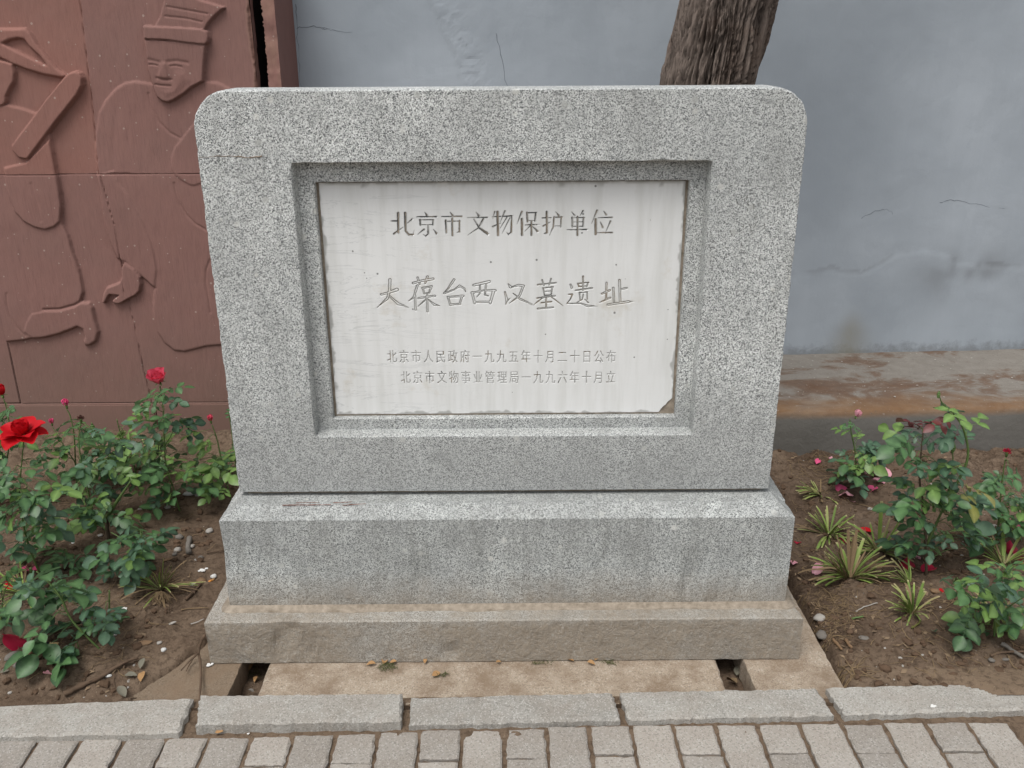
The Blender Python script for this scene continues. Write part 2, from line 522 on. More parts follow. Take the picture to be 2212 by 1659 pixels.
def leaf_mat(name, a, b_, yellow=0.12):
    M = Mat(name, 0.42, 0.45)
    c = M.mix(M.rand(), a, b_)
    uv = M.attr('mid')
    c = M.mix(M.math('MULTIPLY', uv, 0.55), c, tuple(min(1, x * 2.0 + 0.02) for x in b_))
    c = M.mix(M.math('MULTIPLY', M.ramp(M.noise(45, 4), [(0.35, 1.0), (0.6, 0.0)]), 0.25), c, tuple(x * 0.5 for x in a))
    dust = M.ramp(M.noise(150, 4, 0.7), [(0.60, 0.0), (0.72, 0.35)])
    c = M.mix(dust, c, (0.20, 0.21, 0.15))
    g = M.t.nodes.new('ShaderNodeNewGeometry')
    c = M.mix(g.outputs['Backfacing'], c, tuple(min(1, x * 1.3 + 0.045) for x in b_))
    M.color(c)
    M.bump(M.noise(60, 3, 0.6, co=M.co((1, 1, 1))), 0.0012, 0.5)
    tr = M.t.nodes.new('ShaderNodeBsdfTranslucent')
    M.t.links.new(c, tr.inputs[0])
    ad = M.t.nodes.new('ShaderNodeMixShader'); ad.inputs[0].default_value = 0.22
    M.t.links.new(M.b.outputs[0], ad.inputs[1]); M.t.links.new(tr.outputs[0], ad.inputs[2])
    M.t.links.new(ad.outputs[0], M.out.inputs[0])
    return M.m
MT['leaf'] = leaf_mat('rose_leaf_dark', (0.030, 0.075, 0.030), (0.068, 0.145, 0.050))
MT['leaf_light'] = leaf_mat('rose_leaf_fresh', (0.075, 0.150, 0.034), (0.135, 0.225, 0.058))
MT['leaf_blue'] = leaf_mat('rose_leaf_bluish', (0.030, 0.072, 0.044), (0.068, 0.132, 0.072))
MT['leaf_red'] = leaf_mat('rose_leaf_young_red', (0.060, 0.010, 0.012), (0.110, 0.020, 0.018))
MT['leaf_yellow'] = leaf_mat('rose_leaf_yellowing', (0.13, 0.15, 0.03), (0.20, 0.19, 0.05))
MT['stem'] = flat_mat('rose_stem', (0.085, 0.135, 0.040), 0.55, 0.35, 40)
MT['stem_dark'] = flat_mat('rose_stem_woody', (0.085, 0.062, 0.040), 0.8, 0.4, 40)
MT['sepal'] = flat_mat('sepal_green', (0.10, 0.17, 0.05), 0.55, 0.3, 60)

def petal_mat(name, a, b_):
    M = Mat(name, 0.55, 0.25)
    c = M.mix(M.noise(40, 3), a, b_)
    c = M.mix(M.math('MULTIPLY', M.attr('mid'), 0.35), c, tuple(min(1, x * 1.5 + 0.03) for x in b_))
    M.color(c)
    M.bump(M.noise(90, 3, 0.6, co=M.co((1, 0.3, 1))), 0.0008, 0.5)
    tr = M.t.nodes.new('ShaderNodeBsdfTranslucent')
    M.t.links.new(c, tr.inputs[0])
    ad = M.t.nodes.new('ShaderNodeMixShader'); ad.inputs[0].default_value = 0.25
    M.t.links.new(M.b.outputs[0], ad.inputs[1]); M.t.links.new(tr.outputs[0], ad.inputs[2])
    M.t.links.new(ad.outputs[0], M.out.inputs[0])
    return M.m
MT['red'] = petal_mat('petal_red', (0.42, 0.003, 0.008), (0.62, 0.006, 0.015))
MT['pinkred'] = petal_mat('petal_coral', (0.68, 0.055, 0.11), (0.80, 0.14, 0.21))
MT['pink'] = petal_mat('petal_pink', (0.72, 0.06, 0.20), (0.80, 0.16, 0.32))
MT['pale'] = petal_mat('petal_pale_pink', (0.66, 0.27, 0.34), (0.80, 0.46, 0.52))
MT['crimson'] = petal_mat('petal_crimson', (0.30, 0.008, 0.03), (0.46, 0.02, 0.06))
MT['brown_head'] = flat_mat('dry_flower_head', (0.085, 0.035, 0.025), 0.9, 0.5, 120)

def blade_mat():
    M = Mat('cut_blade', 0.6, 0.3)
    c = M.ramp(M.rand(), [(0.0, (0.095, 0.165, 0.032)), (0.45, (0.190, 0.285, 0.058)), (0.8, (0.27, 0.31, 0.10)), (1.0, (0.26, 0.21, 0.11))])
    t = M.attr('mid')
    c = M.mix(M.ramp(M.noise(30, 3, co=M.co((1, 8, 1))), [(0.45, 0.0), (0.7, 0.5)]), c, (0.27, 0.27, 0.10))
    c = M.mix(M.ramp(t, [(0.90, 0.0), (0.97, 0.8)]), c, (0.36, 0.30, 0.17))
    c = M.mix(M.ramp(t, [(0.02, 0.7), (0.22, 0.0)]), c, (0.18, 0.15, 0.085))
    M.color(c)
    return M.m
MT['blade'] = blade_mat()
MT['straw'] = flat_mat('dry_straw', (0.20, 0.140, 0.078), 0.9, 0.45, 50)
MT['twig'] = flat_mat('dead_twig', (0.105, 0.070, 0.046), 0.9, 0.45, 60)
MT['peb_pale'] = flat_mat('pebble_pale', (0.33, 0.31, 0.28), 0.75, 0.25, 40)
MT['peb_white'] = flat_mat('pebble_white', (0.52, 0.52, 0.50), 0.7, 0.2, 40)
MT['peb_brown'] = flat_mat('pebble_brown', (0.20, 0.125, 0.070), 0.6, 0.25, 40)
MT['peb_grey'] = flat_mat('pebble_grey', (0.155, 0.140, 0.122), 0.8, 0.3, 40)
MT['dead_leaf'] = flat_mat('dead_leaf', (0.34, 0.20, 0.09), 0.8, 0.5, 90)
MT['dead_grey'] = flat_mat('dead_leaf_grey', (0.16, 0.15, 0.115), 0.85, 0.4, 90)
MT['dropping'] = flat_mat('white_lump', (0.70, 0.70, 0.68), 0.9, 0.15, 90)
MT['black'] = flat_mat('black_paper', (0.015, 0.015, 0.017), 0.5, 0.2, 60)
MT['gold'] = flat_mat('gold_paper', (0.60, 0.42, 0.22), 0.35, 0.15, 60)
MT['orange'] = flat_mat('orange_filter', (0.62, 0.26, 0.06), 0.7, 0.2, 90)
MT['rust'] = flat_mat('rust_mark', (0.17, 0.050, 0.025), 0.9, 0.4, 90)
MT['hair'] = flat_mat('brown_stain', (0.20, 0.15, 0.105), 0.9, 0.3, 90)
MT['drip'] = flat_mat('dark_drip', (0.09, 0.085, 0.075), 0.9, 0.3, 90)
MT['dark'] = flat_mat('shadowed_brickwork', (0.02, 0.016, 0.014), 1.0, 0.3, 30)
MT['crack'] = flat_mat('plaster_crack', (0.105, 0.118, 0.130), 1.0, 0.3, 60)
MT['clod'] = flat_mat('earth_clod', (0.095, 0.062, 0.041), 1.0, 0.45, 30, 0.1)
MT['moss'] = flat_mat('dry_moss', (0.075, 0.085, 0.030), 1.0, 0.5, 120)

exec_parts = []
# ================================================================== SETTING
# ---- earth sheet out to the horizon
me = pymesh('ground', [(-120, -120, -0.16), (120, -120, -0.16), (120, 120, -0.16), (-120, 120, -0.16)], [(0, 1, 2, 3)])
tag(link('ground', me, mat=MT['sand']), kind='structure')

# ---- soil of the flower bed
WS = 0.045                                   # the wall and its ledge are turned slightly against the stele
def wall_y(x): return 1.865 + 0.050 * (x - 1.3)
def ledge_y(x): return 1.145 + 0.038 * (x - 1.1)
RED_Y = 1.42
def soil_h(X, Y):
    X = np.asarray(X, float); Y = np.asarray(Y, float)
    n = fbm(X * 3, Y * 3, 3, 3) * 0.030 + fbm(X * 14, Y * 14, 4, 9) * 0.042 + fbm(X * 55, Y * 55, 3, 21) * 0.020
    # pit under the stele and its bearing slabs
    xl = np.minimum(-0.975 + np.clip(Y + 0.29, 0, 9) * 0.62, -0.832) + fbm(X * 16, Y * 16, 3, 31) * 0.03
    d = np.maximum(np.maximum(xl - X, X - 0.90), np.maximum(-0.33 - Y, Y - 0.42))
    k = sstep((d + 0.01) / 0.05)
    near = sstep(d / 0.30)
    z = 0.006 + 0.026 * near + n * (0.45 + 0.55 * near)
    z = np.where(X < -0.8, z + 0.006, z)
    z = -0.085 + (z + 0.085) * k + (1 - k) * n * 0.6
    kf = sstep((Y + 0.30) / 0.10)            # falls to the back of the kerb
    z = z * kf + (0.006 + n * 0.35) * (1 - kf) * (d > 0) + (1 - kf) * (d <= 0) * z
    return z
xs = np.arange(-3.0, 3.3, 0.0085); ys = np.arange(-0.335, 1.75, 0.0085)
Xg, Yg = np.meshgrid(xs, ys)
Zg = soil_h(Xg, Yg)
# loose soil has crept over the kerb at the right
ov = sstep((Xg - 1.16 + fbm(Xg * 9, Yg * 9, 3, 5) * 0.10) / 0.05)
V = np.stack([Xg, Yg, Zg], -1).reshape(-1, 3)
ny, nx = Xg.shape
I = np.arange(nx * ny).reshape(ny, nx)
Q = np.stack([I[:-1, :-1], I[:-1, 1:], I[1:, 1:], I[1:, :-1]], -1).reshape(-1, 4)
me, used = quadmesh('soil', V, Q)
dry = sstep((fbm(Xg * 1.7, Yg * 1.7, 4, 40) + 0.02 + 0.35 * sstep((0.25 - Yg) / 0.5) * (Xg > 0.8)) / 0.35) * 0.8
set_attr(me, 'dry', dry.ravel()[used])
soil = tag(link('soil', me, mat=MT['soil']), kind='structure')
def gz(x, y): return float(soil_h(np.array([x]), np.array([y]))[0])
def on_soil(px, py):
    p = at_z(px, py, 0.03)
    for _ in range(4): p = at_z(px, py, gz(p.x, p.y))
    return p

# soil lip over the right kerb end and dirt banked against pavers
def patch(name, P, z, h, seed, n=46):
    x0, x1 = min(p[0] for p in P), max(p[0] for p in P); y0, y1 = min(p[1] for p in P), max(p[1] for p in P)
    step = 0.006
    X, Y = np.meshgrid(np.arange(x0, x1 + step, step), np.arange(y0, y1 + step, step))
    s = poly_sd(X, Y, P) + fbm(X * 22, Y * 22, 4, seed) * 0.030
    Z = z + np.clip(sstep(s / 0.03), 0, 1) * h + fbm(X * 50, Y * 50, 3, seed + 3) * 0.005 * (s > 0) - 0.012 * (s <= 0)
    I = np.arange(X.size).reshape(X.shape)
    Q = np.stack([I[:-1, :-1], I[:-1, 1:], I[1:, 1:], I[1:, :-1]], -1).reshape(-1, 4)
    me, used = quadmesh(name, np.stack([X, Y, Z], -1).reshape(-1, 3), Q)
    set_attr(me, 'dry', np.full(int(used.sum()), 0.9))
    return me
me = patch('soil_spill', [(1.12, -0.20), (1.16, -0.262), (1.24, -0.300), (1.30, -0.325), (2.6, -0.30), (2.6, -0.20)], 0.020, 0.009, 50)
tag(link('soil_spill', me, mat=MT['soil']), kind='structure')

# ---- pavement: bed of dirt with pavers as parts
bedx = np.arange(-3.0, 3.0, 0.010); bedy = np.arange(-1.6, -0.28, 0.010)
X, Y = np.meshgrid(bedx, bedy)
Z = -0.010 + fbm(X * 30, Y * 30, 4, 60) * 0.010
strip = sstep((Y + 0.452) / 0.02)
Z = Z + strip * 0.0085 * np.where(X > 0, 0.8, 1.0)
I = np.arange(X.size).reshape(X.shape)
Q = np.stack([I[:-1, :-1], I[:-1, 1:], I[1:, 1:], I[1:, :-1]], -1).reshape(-1, 4)
me, used = quadmesh('pavement', np.stack([X, Y, Z], -1).reshape(-1, 3), Q)
set_attr(me, 'dry', np.full(int(used.sum()), 0.45))
pav = tag(link('pavement', me, mat=MT['soil']), kind='structure')

def block_mesh(name, w, l, h, seed, n=7, jit=0.0022, bev=0.004):
    """worn rectangular block: uneven outline, softened arris; top at z = 0"""
    r = random.Random(seed)
    hw, hl = w / 2, l / 2
    P = []
    for (a, b) in (((-hw, -hl), (hw, -hl)), ((hw, -hl), (hw, hl)), ((hw, hl), (-hw, hl)), ((-hw, hl), (-hw, -hl))):
        m = max(3, int(n * math.dist(a, b) / max(w, l)))
        for k in range(m):
            t = k / m
            P.append((a[0] + (b[0] - a[0]) * t + r.uniform(-jit, jit), a[1] + (b[1] - a[1]) * t + r.uniform(-jit, jit)))
    N = len(P)
    V = []; F = []
    for sc_, z in ((bev * 1.3, 0.0), (0.0, -bev), (0.0, -h)):
        for (x, y) in P:
            dx = 1 - sc_ / hw; dy = 1 - sc_ / hl
            V.append((x * dx, y * dy, z + (r.uniform(-0.0006, 0.0006) if z == 0 else 0)))
    F.append(tuple(range(N)))
    for q in range(2):
        for k in range(N):
            F.append((q * N + k, (q + 1) * N + k, (q + 1) * N + (k + 1) % N, q * N + (k + 1) % N))
    return pymesh(name, V, F)
longs = [block_mesh('paver', 0.096, 0.199, 0.05, s, 11) for s in range(5)]
halfs = [block_mesh('paver', 0.096, 0.097, 0.05, 20 + s, 7) for s in range(4)]
def paver_back(x): return np.interp(x, (-1.26, -0.91, -0.45, -0.09, 0.24, 0.71, 1.2), (-0.437, -0.432, -0.424, -0.410, -0.402, -0.398, -0.402))
far = []
for i in range(-16, 18):
    xc = -0.582 + 0.1052 * i - 0.0 + (0.0 if i < 5 else 0.0012 * (i - 5))
    yb = float(paver_back(xc))
    odd = (i % 2 == 0)
    y = yb
    row = 0
    while y > -1.45:
        half = (row == 0 and odd)
        l = 0.097 if half else 0.199
        me = rng.choice(halfs if half else longs)
        yc = y - l / 2
        vis = (row == 0 or (row == 1 and odd)) and -1.35 < xc < 1.35
        if vis:
            o = link('paver', me, pav, MT['paver'])
            o.location = (xc + rng.uniform(-0.0012, 0.0012), yc + rng.uniform(-0.002, 0.002), rng.uniform(-0.0015, 0.002))
            o.rotation_euler = (R(rng.uniform(-0.5, 0.5)), R(rng.uniform(-0.5, 0.5)), R(rng.uniform(-0.7, 0.7) + (180 if rng.random() < 0.5 else 0)))
        else:
            far.append((xc, yc, 0.096, l))
        y -= l + 0.006
        row += 1
V = []; F = []
for (xc, yc, w, l) in far:
    b = len(V)
    hw, hl = w / 2, l / 2
    V += [(xc - hw + .004, yc - hl + .004, 0), (xc + hw - .004, yc - hl + .004, 0), (xc + hw - .004, yc + hl - .004, 0), (xc - hw + .004, yc + hl - .004, 0),
          (xc - hw, yc - hl, -.004), (xc + hw, yc - hl, -.004), (xc + hw, yc + hl, -.004), (xc - hw, yc + hl, -.004),
          (xc - hw, yc - hl, -.03), (xc + hw, yc - hl, -.03), (xc + hw, yc + hl, -.03), (xc - hw, yc + hl, -.03)]
    F.append((b, b + 1, b + 2, b + 3))
    for k in range(4):
        j = (k + 1) % 4
        F.append((b + 4 + k, b + 4 + j, b + j, b + k)); F.append((b + 8 + k, b + 8 + j, b + 4 + j, b + 4 + k))
o = link('paver_field', pymesh('paver_field', V, F), pav, MT['paver'])
o['kind'] = 'stuff'

# ---- kerb: one block after another
kerb = tag(empty('kerb', (0, -0.36, 0)), kind='structure')
# each: four top corners (back-left, back-right, front-right, front-left) and height of the top
KS = [((-1.78, -0.352), (-0.815, -0.306), (-0.812, -0.434), (-1.78, -0.452), 0.020),
      ((-0.797, -0.310), (-0.268, -0.309), (-0.262, -0.412), (-0.772, -0.417), 0.031),
      ((-0.248, -0.311), (0.281, -0.297), (0.290, -0.399), (-0.243, -0.412), 0.019),
      ((0.300, -0.297), (0.820, -0.286), (0.833, -0.388), (0.310, -0.399), 0.019),
      ((0.845, -0.284), (1.38, -0.272), (1.40, -0.374), (0.862, -0.387), 0.019),
      ((1.395, -0.270), (1.93, -0.255), (1.95, -0.358), (1.415, -0.372), 0.018),
      ((1.945, -0.253), (2.48, -0.238), (2.50, -0.340), (1.965, -0.356), 0.018)]
for ki, (a, b, c, d, zt) in enumerate(KS):
    r = random.Random(90 + ki)
    P = []
    for (p, q, m) in ((d, c, 44), (c, b, 10), (b, a, 44), (a, d, 10)):
        for k in range(m):
            t = k / m
            j = 0.0028
            P.append(Vector((p[0] + (q[0] - p[0]) * t + r.uniform(-j, j), p[1] + (q[1] - p[1]) * t + r.uniform(-j, j), 0)))
    cen = sum((Vector((*q, 0)) for q in (a, b, c, d)), Vector()) / 4
    V = []; F = []; N = len(P)
    for (ins, z) in ((0.006, zt), (0.0, zt - 0.006), (0.0, zt - 0.06)):
        for p in P:
            q = p - cen
            q.x -= math.copysign(min(ins, abs(q.x)), q.x); q.y -= math.copysign(min(ins, abs(q.y)), q.y) if abs(q.y) > 0.02 else 0
            V.append((cen.x + q.x, cen.y + q.y, z + (r.uniform(-0.0012, 0.0012))))
    F.append(tuple(range(N)))
    for s in range(2):
        for k in range(N):
            F.append((s * N + k, (s + 1) * N + k, (s + 1) * N + (k + 1) % N, s * N + (k + 1) % N))
    local(link('kerb_stone', pymesh('kerb_stone', V, F), None, MT['kerb']), kerb)

# ---- bearing slabs under the stele
def slab(name, P, z0, z1, mat, label, seed, cat='concrete slab'):
    r = random.Random(seed)
    pts = []
    for i in range(len(P)):
        a, b = P[i], P[(i + 1) % len(P)]
        m = max(2, int(math.dist(a, b) / 0.02))
        for k in range(m):
            t = k / m
            pts.append((a[0] + (b[0] - a[0]) * t + r.uniform(-.0018, .0018), a[1] + (b[1] - a[1]) * t + r.uniform(-.0018, .0018)))
    N = len(pts)
    cx = sum(p[0] for p in P) / len(P); cy = sum(p[1] for p in P) / len(P)
    V = [(cx + (x - cx) * 0.992, cy + (y - cy) * 0.992, z1) for x, y in pts] + [(x, y, z1 - 0.004) for x, y in pts] + [(x, y, z0) for x, y in pts]
    F = [tuple(range(N))]
    for s in range(2):
        for k in range(N):
            F.append((s * N + k, (s + 1) * N + k, (s + 1) * N + (k + 1) % N, s * N + (k + 1) % N))
    return tag(link(name, pymesh(name, V, F), None, mat), label, cat)
slab('concrete_slab', [(-1.01, -0.325), (-0.738, -0.325), (-0.738, 0.40), (-1.00, 0.40)], -0.075, -0.003, MT['plate_muddy'], 'mud-covered concrete bearing slab at the left end under the monument', 1)
slab('concrete_slab', [(-0.660, -0.326), (0.588, -0.326), (0.586, 0.40), (-0.660, 0.40)], -0.075, -0.003, MT['plate'], 'longest concrete bearing slab, between the two gaps under the monument', 2)
slab('concrete_slab', [(0.668, -0.310), (0.905, -0.300), (0.893, 0.40), (0.652, 0.40)], -0.075, -0.003, MT['plate'], 'pale concrete bearing slab at the right end under the monument', 3)
# ================================================================== REAR WALL (blue-grey) and ledge
def heightwall(name, x0, x1, z0, z1, step, yfun, hfun):
    xs = np.arange(x0, x1 + step, step); zs = np.arange(z0, z1 + step, step)
    X, Z = np.meshgrid(xs, zs)
    h, attrs = hfun(X, Z)
    Yv = yfun(X) - h
    I = np.arange(X.size).reshape(X.shape)
    Q = np.stack([I[:-1, :-1], I[:-1, 1:], I[1:, 1:], I[1:, :-1]], -1).reshape(-1, 4)
    me, used = quadmesh(name, np.stack([X, Yv, Z], -1).reshape(-1, 3), Q)
    for k, v in attrs.items(): set_attr(me, k, v.ravel()[used])
    return me
def on_wall(px, py):
    y = 1.85
    for _ in range(4):
        p = at_y(px, py, y); y = wall_y(p.x)
    return (p.x, p.z)
patch_line = [on_wall(*p) for p in ((1715, 592), (1790, 578), (1860, 590), (1900, 570), (1940, 545), (2000, 535), (2040, 548), (2070, 566), (2130, 570), (2212, 577))] + [(3.4, 0.80)]
edge_line = [on_wall(*p) for p in ((925, 0), (950, 60), (985, 130), (1003, 190), (990, 260))]
def wall_h(X, Z):
    h = fbm(X * 1.5, Z * 1.5, 3, 80) * 0.012 + fbm(X * 8, Z * 8, 4, 82) * 0.003
    # thicker repair render below a ragged line at the right
    PX = [p[0] for p in patch_line]; PZ = [p[1] for p in patch_line]
    lz = np.interp(X, PX, PZ) + fbm(X * 30, Z * 0 + 3, 3, 84) * 0.02
    on = (X > 1.2)
    s = sstep((lz - Z) / 0.024) * on
    h = h + s * 0.0022 * (1 + 1.5 * fbm(X * 3, Z * 3, 2, 88))
    d = np.abs(lz - Z)
    dampn = fbm(X * 6, Z * 6, 5, 90)
    cx, cz = on_wall(2085, 590)
    damp = np.exp(-((X - cx) / 0.20) ** 2 - ((Z - cz) / 0.10) ** 2) * sstep(0.60 + dampn * 2.6) * 1.0
    damp = damp + np.exp(-(d / 0.018) ** 2) * on * sstep(0.3 + dampn * 3) * 0.55 * (Z < lz + 0.01)
    # raised strip in the upper left
    ex = np.interp(Z, [p[1] for p in edge_line][::-1], [p[0] for p in edge_line][::-1]) + fbm(X * 0 + 1, Z * 12, 3, 91) * 0.012
    s2 = sstep((X - ex) / 0.008) * sstep((ex + 0.34 - X) / 0.25)
    h = h + s2 * 0.004
    rough = fbm(X * 45, Z * 45, 4, 93) * s2 * sstep((ex + 0.16 - X) / 0.10) * 1.2 + 0.5
    rx, rz = on_wall(1835, 735)
    rust = np.exp(-((X - rx) / (0.035 + 0.05 * sstep((0.45 - Z) / 0.2))) ** 2) * sstep((0.46 - Z) / 0.15) * 0.55
    return h, {'damp': np.clip(damp, 0, 1), 'rough': rough, 'rust': rust}
wall = empty('rendered_wall', (0, wall_y(0), 0.2))
tag(wall, 'blue-grey painted plaster wall behind the monument and the tree', 'wall')
me = heightwall('wall_face', -0.97, 3.2, 0.20, 2.35, 0.012, wall_y, wall_h)
local(link('wall_face', me, None, MT['plaster']), wall)
# solid body behind the face
V = [(-1.2, wall_y(-1.2) + 0.03, -.15), (3.2, wall_y(3.2) + 0.03, -.15), (3.2, 2.3, -.15), (-1.2, 2.2, -.15)]
V += [(x, y, 2.35) for x, y, z in V]
local(link('wall_core', pymesh('wall_core', V, [(0, 1, 5, 4), (1, 2, 6, 5), (2, 3, 7, 6), (3, 0, 4, 7), (4, 5, 6, 7)]), None, MT['plaster']), wall)
cracks = [((642, 60), (670, 57), (700, 59), (715, 61)), ((638, 10), (641, 60), (645, 110), (648, 160), (650, 190)),
          ((695, 62), (720, 66), (760, 70)), ((1070, 70), (1085, 130), (1095, 190)), ((1860, 470), (1885, 458), (1912, 452), (1930, 462)),
          ((2030, 438), (2060, 432), (2120, 444), (2170, 452)), ((1640, 960), (1641, 961))]
for c in cracks[:6]:
    P = []
    for p in c:
        x, z = on_wall(*p)
        hh, _ = wall_h(np.array([[x]]), np.array([[z]]))
        P.append(Vector((x, wall_y(x) - float(hh[0, 0]), z)))
    P = smooth_pts(P, 5)
    P = [p + Vector((rng.uniform(-.004, .004), 0, rng.uniform(-.004, .004))) for p in P]
    V = []; F = []
    tube(V, F, P, 0.0011, 0.0004, 5, 0.5)
    local(link('crack', pymesh('crack', V, F), None, MT['crack']), wall)

# ledge: rounded front arris, uneven top
lx = np.arange(-0.9, 3.3, 0.012)
prof = [(0.0, -0.08), (0.0, 0.0), (0.0, 0.06), (0.0, 0.12), (0.0, 0.175), (0.003, 0.196), (0.010, 0.207), (0.022, 0.212)] + [(0.022 + t, 0.213 + 0.002 * t) for t in np.arange(0.02, 0.84, 0.03)]
P = np.array(prof)
X = np.repeat(lx[None, :], len(P), 0)
D = np.repeat(P[:, 0][:, None], len(lx), 1); Zl = np.repeat(P[:, 1][:, None], len(lx), 1)
Yl = 1.145 + 0.038 * (X - 1.1) + D
bumpy = fbm(X * 7, (D + Zl) * 7, 4, 100)
Zl = Zl + bumpy * 0.010 * (Zl > 0.15)
Yl = Yl + bumpy * 0.012 * (Zl < 0.2)
I = np.arange(X.size).reshape(X.shape)
Q = np.stack([I[:-1, :-1], I[:-1, 1:], I[1:, 1:], I[1:, :-1]], -1).reshape(-1, 4)
me, used = quadmesh('concrete_ledge', np.stack([X, Yl, Zl], -1).reshape(-1, 3), Q)
set_attr(me, 'dep', np.clip(D / 0.78, 0, 1).ravel()[used])
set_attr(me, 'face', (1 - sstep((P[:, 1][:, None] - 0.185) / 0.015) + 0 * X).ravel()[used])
tag(link('concrete_ledge', me, None, MT['ledge']), 'low concrete ledge with orange-brown rust stains along the foot of the blue-grey wall', 'ledge')
# flakes of paint and fallen bits on the ledge are small
V = []; F = []
for _ in range(90):
    x = rng.uniform(1.0, 2.6); d = rng.uniform(0.05, 0.7)
    y = ledge_y(x) + d; z = 0.2175
    r = rng.uniform(0.002, 0.006); b = len(V)
    th = rng.uniform(0, 6)
    for k in range(5):
        a = th + k * 1.256; V.append((x + math.cos(a) * r * rng.uniform(.6, 1.2), y + math.sin(a) * r * rng.uniform(.6, 1.2), z + rng.uniform(0, .003)))
    F.append(tuple(range(b, b + 5)))
tag(link('paint_flakes', pymesh('paint_flakes', V, F), None, MT['peb_pale']), 'small pale paint flakes scattered on the stained ledge', 'flakes', kind='stuff')

# ================================================================== RED RELIEF WALL
SEG = [((173, 0), (195, 190), (215, 376)), ((218, 376), (250, 486), (270, 620), (290, 700), (308, 790), (330, 880))]
def A1(x, y): p = at_y(x * 0.29295, y * 0.29295, RED_Y); return (p.x, p.z)          # first tracing sheet
def A2(x, y): p = at_y(x * 0.29295, 378 + y * 0.29295, RED_Y); return (p.x, p.z)    # second tracing sheet
def S1(L): return [A1(L[i], L[i + 1]) for i in range(0, len(L), 2)]
def S2(L): return [A2(L[i], L[i + 1]) for i in range(0, len(L), 2)]
shapes = []   # (polygon, height, bevel)
bodyB = S1([1130, 620, 1000, 598, 930, 610, 860, 650, 780, 740, 735, 830, 715, 950, 705, 1080, 712, 1200, 722, 1285]) + \
    S2([740, 100, 760, 250, 800, 400, 850, 520, 905, 640, 1000, 700, 1150, 830, 1140, 850, 1130, 960, 1140, 1060, 1170, 1160, 1220, 1240, 1290, 1290, 1360, 1300, 1440, 1280, 1520, 1260, 1640, 1250, 1900, 1230]) + \
    S1([1950, 1200, 1900, 900, 1780, 760, 1690, 650, 1600, 605, 1500, 600])
shapes.append((bodyB, 0.011, 0.022))
shapes.append((S1([715, 1285]) + S2([740, 100, 780, 350, 820, 500, 870, 610, 930, 640, 1000, 700, 1050, 745, 1110, 800, 1150, 830, 1165, 700, 1150, 600, 1120, 480, 1080, 380, 1020, 260, 950, 140, 890, 60, 850, -40]), 0.017, 0.020))
shapes.append((S2([930, 640, 1000, 690, 1045, 745, 1050, 800, 1040, 850, 1010, 880, 960, 905, 900, 940, 870, 942, 843, 930, 845, 912, 888, 880, 825, 872, 812, 885, 785, 940, 762, 930, 775, 870, 800, 822, 850, 805, 895, 785, 910, 740, 905, 680]), 0.030, 0.010))
shapes.append((S1([1490, 850, 1400, 940, 1340, 1020, 1290, 1080, 1265, 1150, 1262, 1230, 1290, 1290, 1340, 1330, 1400, 1365, 1440, 1370, 1490, 1355, 1900, 1300, 1900, 900]), 0.016, 0.020))
shapes.append((S1([1078, 290, 1300, 300, 1450, 320, 1530, 330, 1522, 420, 1515, 500, 1510, 600, 1430, 640, 1370, 690, 1300, 735, 1250, 755, 1210, 745, 1170, 710, 1150, 660, 1130, 600, 1105, 520, 1095, 430, 1085, 350]), 0.036, 0.013))
shapes.append((S1([1145, 200, 1190, 120, 1220, 0, 1215, -60, 1440, -25, 1480, 0, 1665, 55, 1600, 110, 1545, 170, 1520, 220]), 0.026, 0.010))
shapes.append((S1([1070, 190, 1300, 200, 1500, 212, 1545, 230, 1558, 270, 1550, 310, 1530, 332, 1400, 318, 1250, 298, 1080, 290]), 0.044, 0.010))
# kneeling figure at the left
shapes.append((S1([-200, 800, 70, 770, 180, 800, 300, 840, 380, 1000, 405, 1120, 430, 1285]) + S2([470, 360, 510, 440, 550, 580, 590, 690, 610, 780, 622, 860, 600, 925, 670, 935, 690, 970, 710, 1060, 735, 1150, 715, 1220, 670, 1250, 635, 1250, 625, 1225, 635, 1190, 620, 1130, 580, 1112, 540, 1130, 450, 1165, 330, 1195, 230, 1200, 180, 1212, 60, 1225, -200, 1225]), 0.020, 0.016))
shapes.append((S1([210, 1190, 380, 1020, 405, 1120, 430, 1270]) + S2([440, 20, 458, 120, 468, 230, 460, 340, 420, 378, 350, 400, 280, 385, 190, 340, 130, 270, 80, 150, 60, 60, 40, -60]), 0.032, 0.018))
shapes.append((S2([335, 990, 450, 990, 560, 958, 600, 932, 670, 935, 690, 970, 710, 1060, 735, 1150, 715, 1220, 670, 1250, 635, 1250, 625, 1225, 635, 1190, 620, 1130, 580, 1112, 540, 1130, 450, 1165, 330, 1195, 250, 1200, 180, 1150, 200, 1080, 240, 1010]), 0.0245, 0.022))
shapes.append((S1([-200, 380, 110, 470, 125, 540, 120, 600, 90, 650, 62, 710, 62, 750, 45, 775, -200, 830]), 0.028, 0.014))
ribbon = S1([-200, 205, 100, 212, 200, 208, 235, 240, 290, 330, 370, 430, 430, 500, 500, 555, 480, 576, 330, 550, 200, 510, 100, 470, 0, 420, -200, 330])
hole = S1([36, 320, 90, 295, 150, 284, 190, 292, 225, 340, 300, 410, 350, 478, 250, 430, 150, 380, 80, 345])
shapes.append((S1([575, 525, 610, 535, 630, 570, 628, 630, 590, 700, 430, 900, 230, 1170, 160, 1160, 110, 1100, 105, 1070, 250, 880, 350, 740, 490, 570, 530, 535]), 0.042, 0.012))
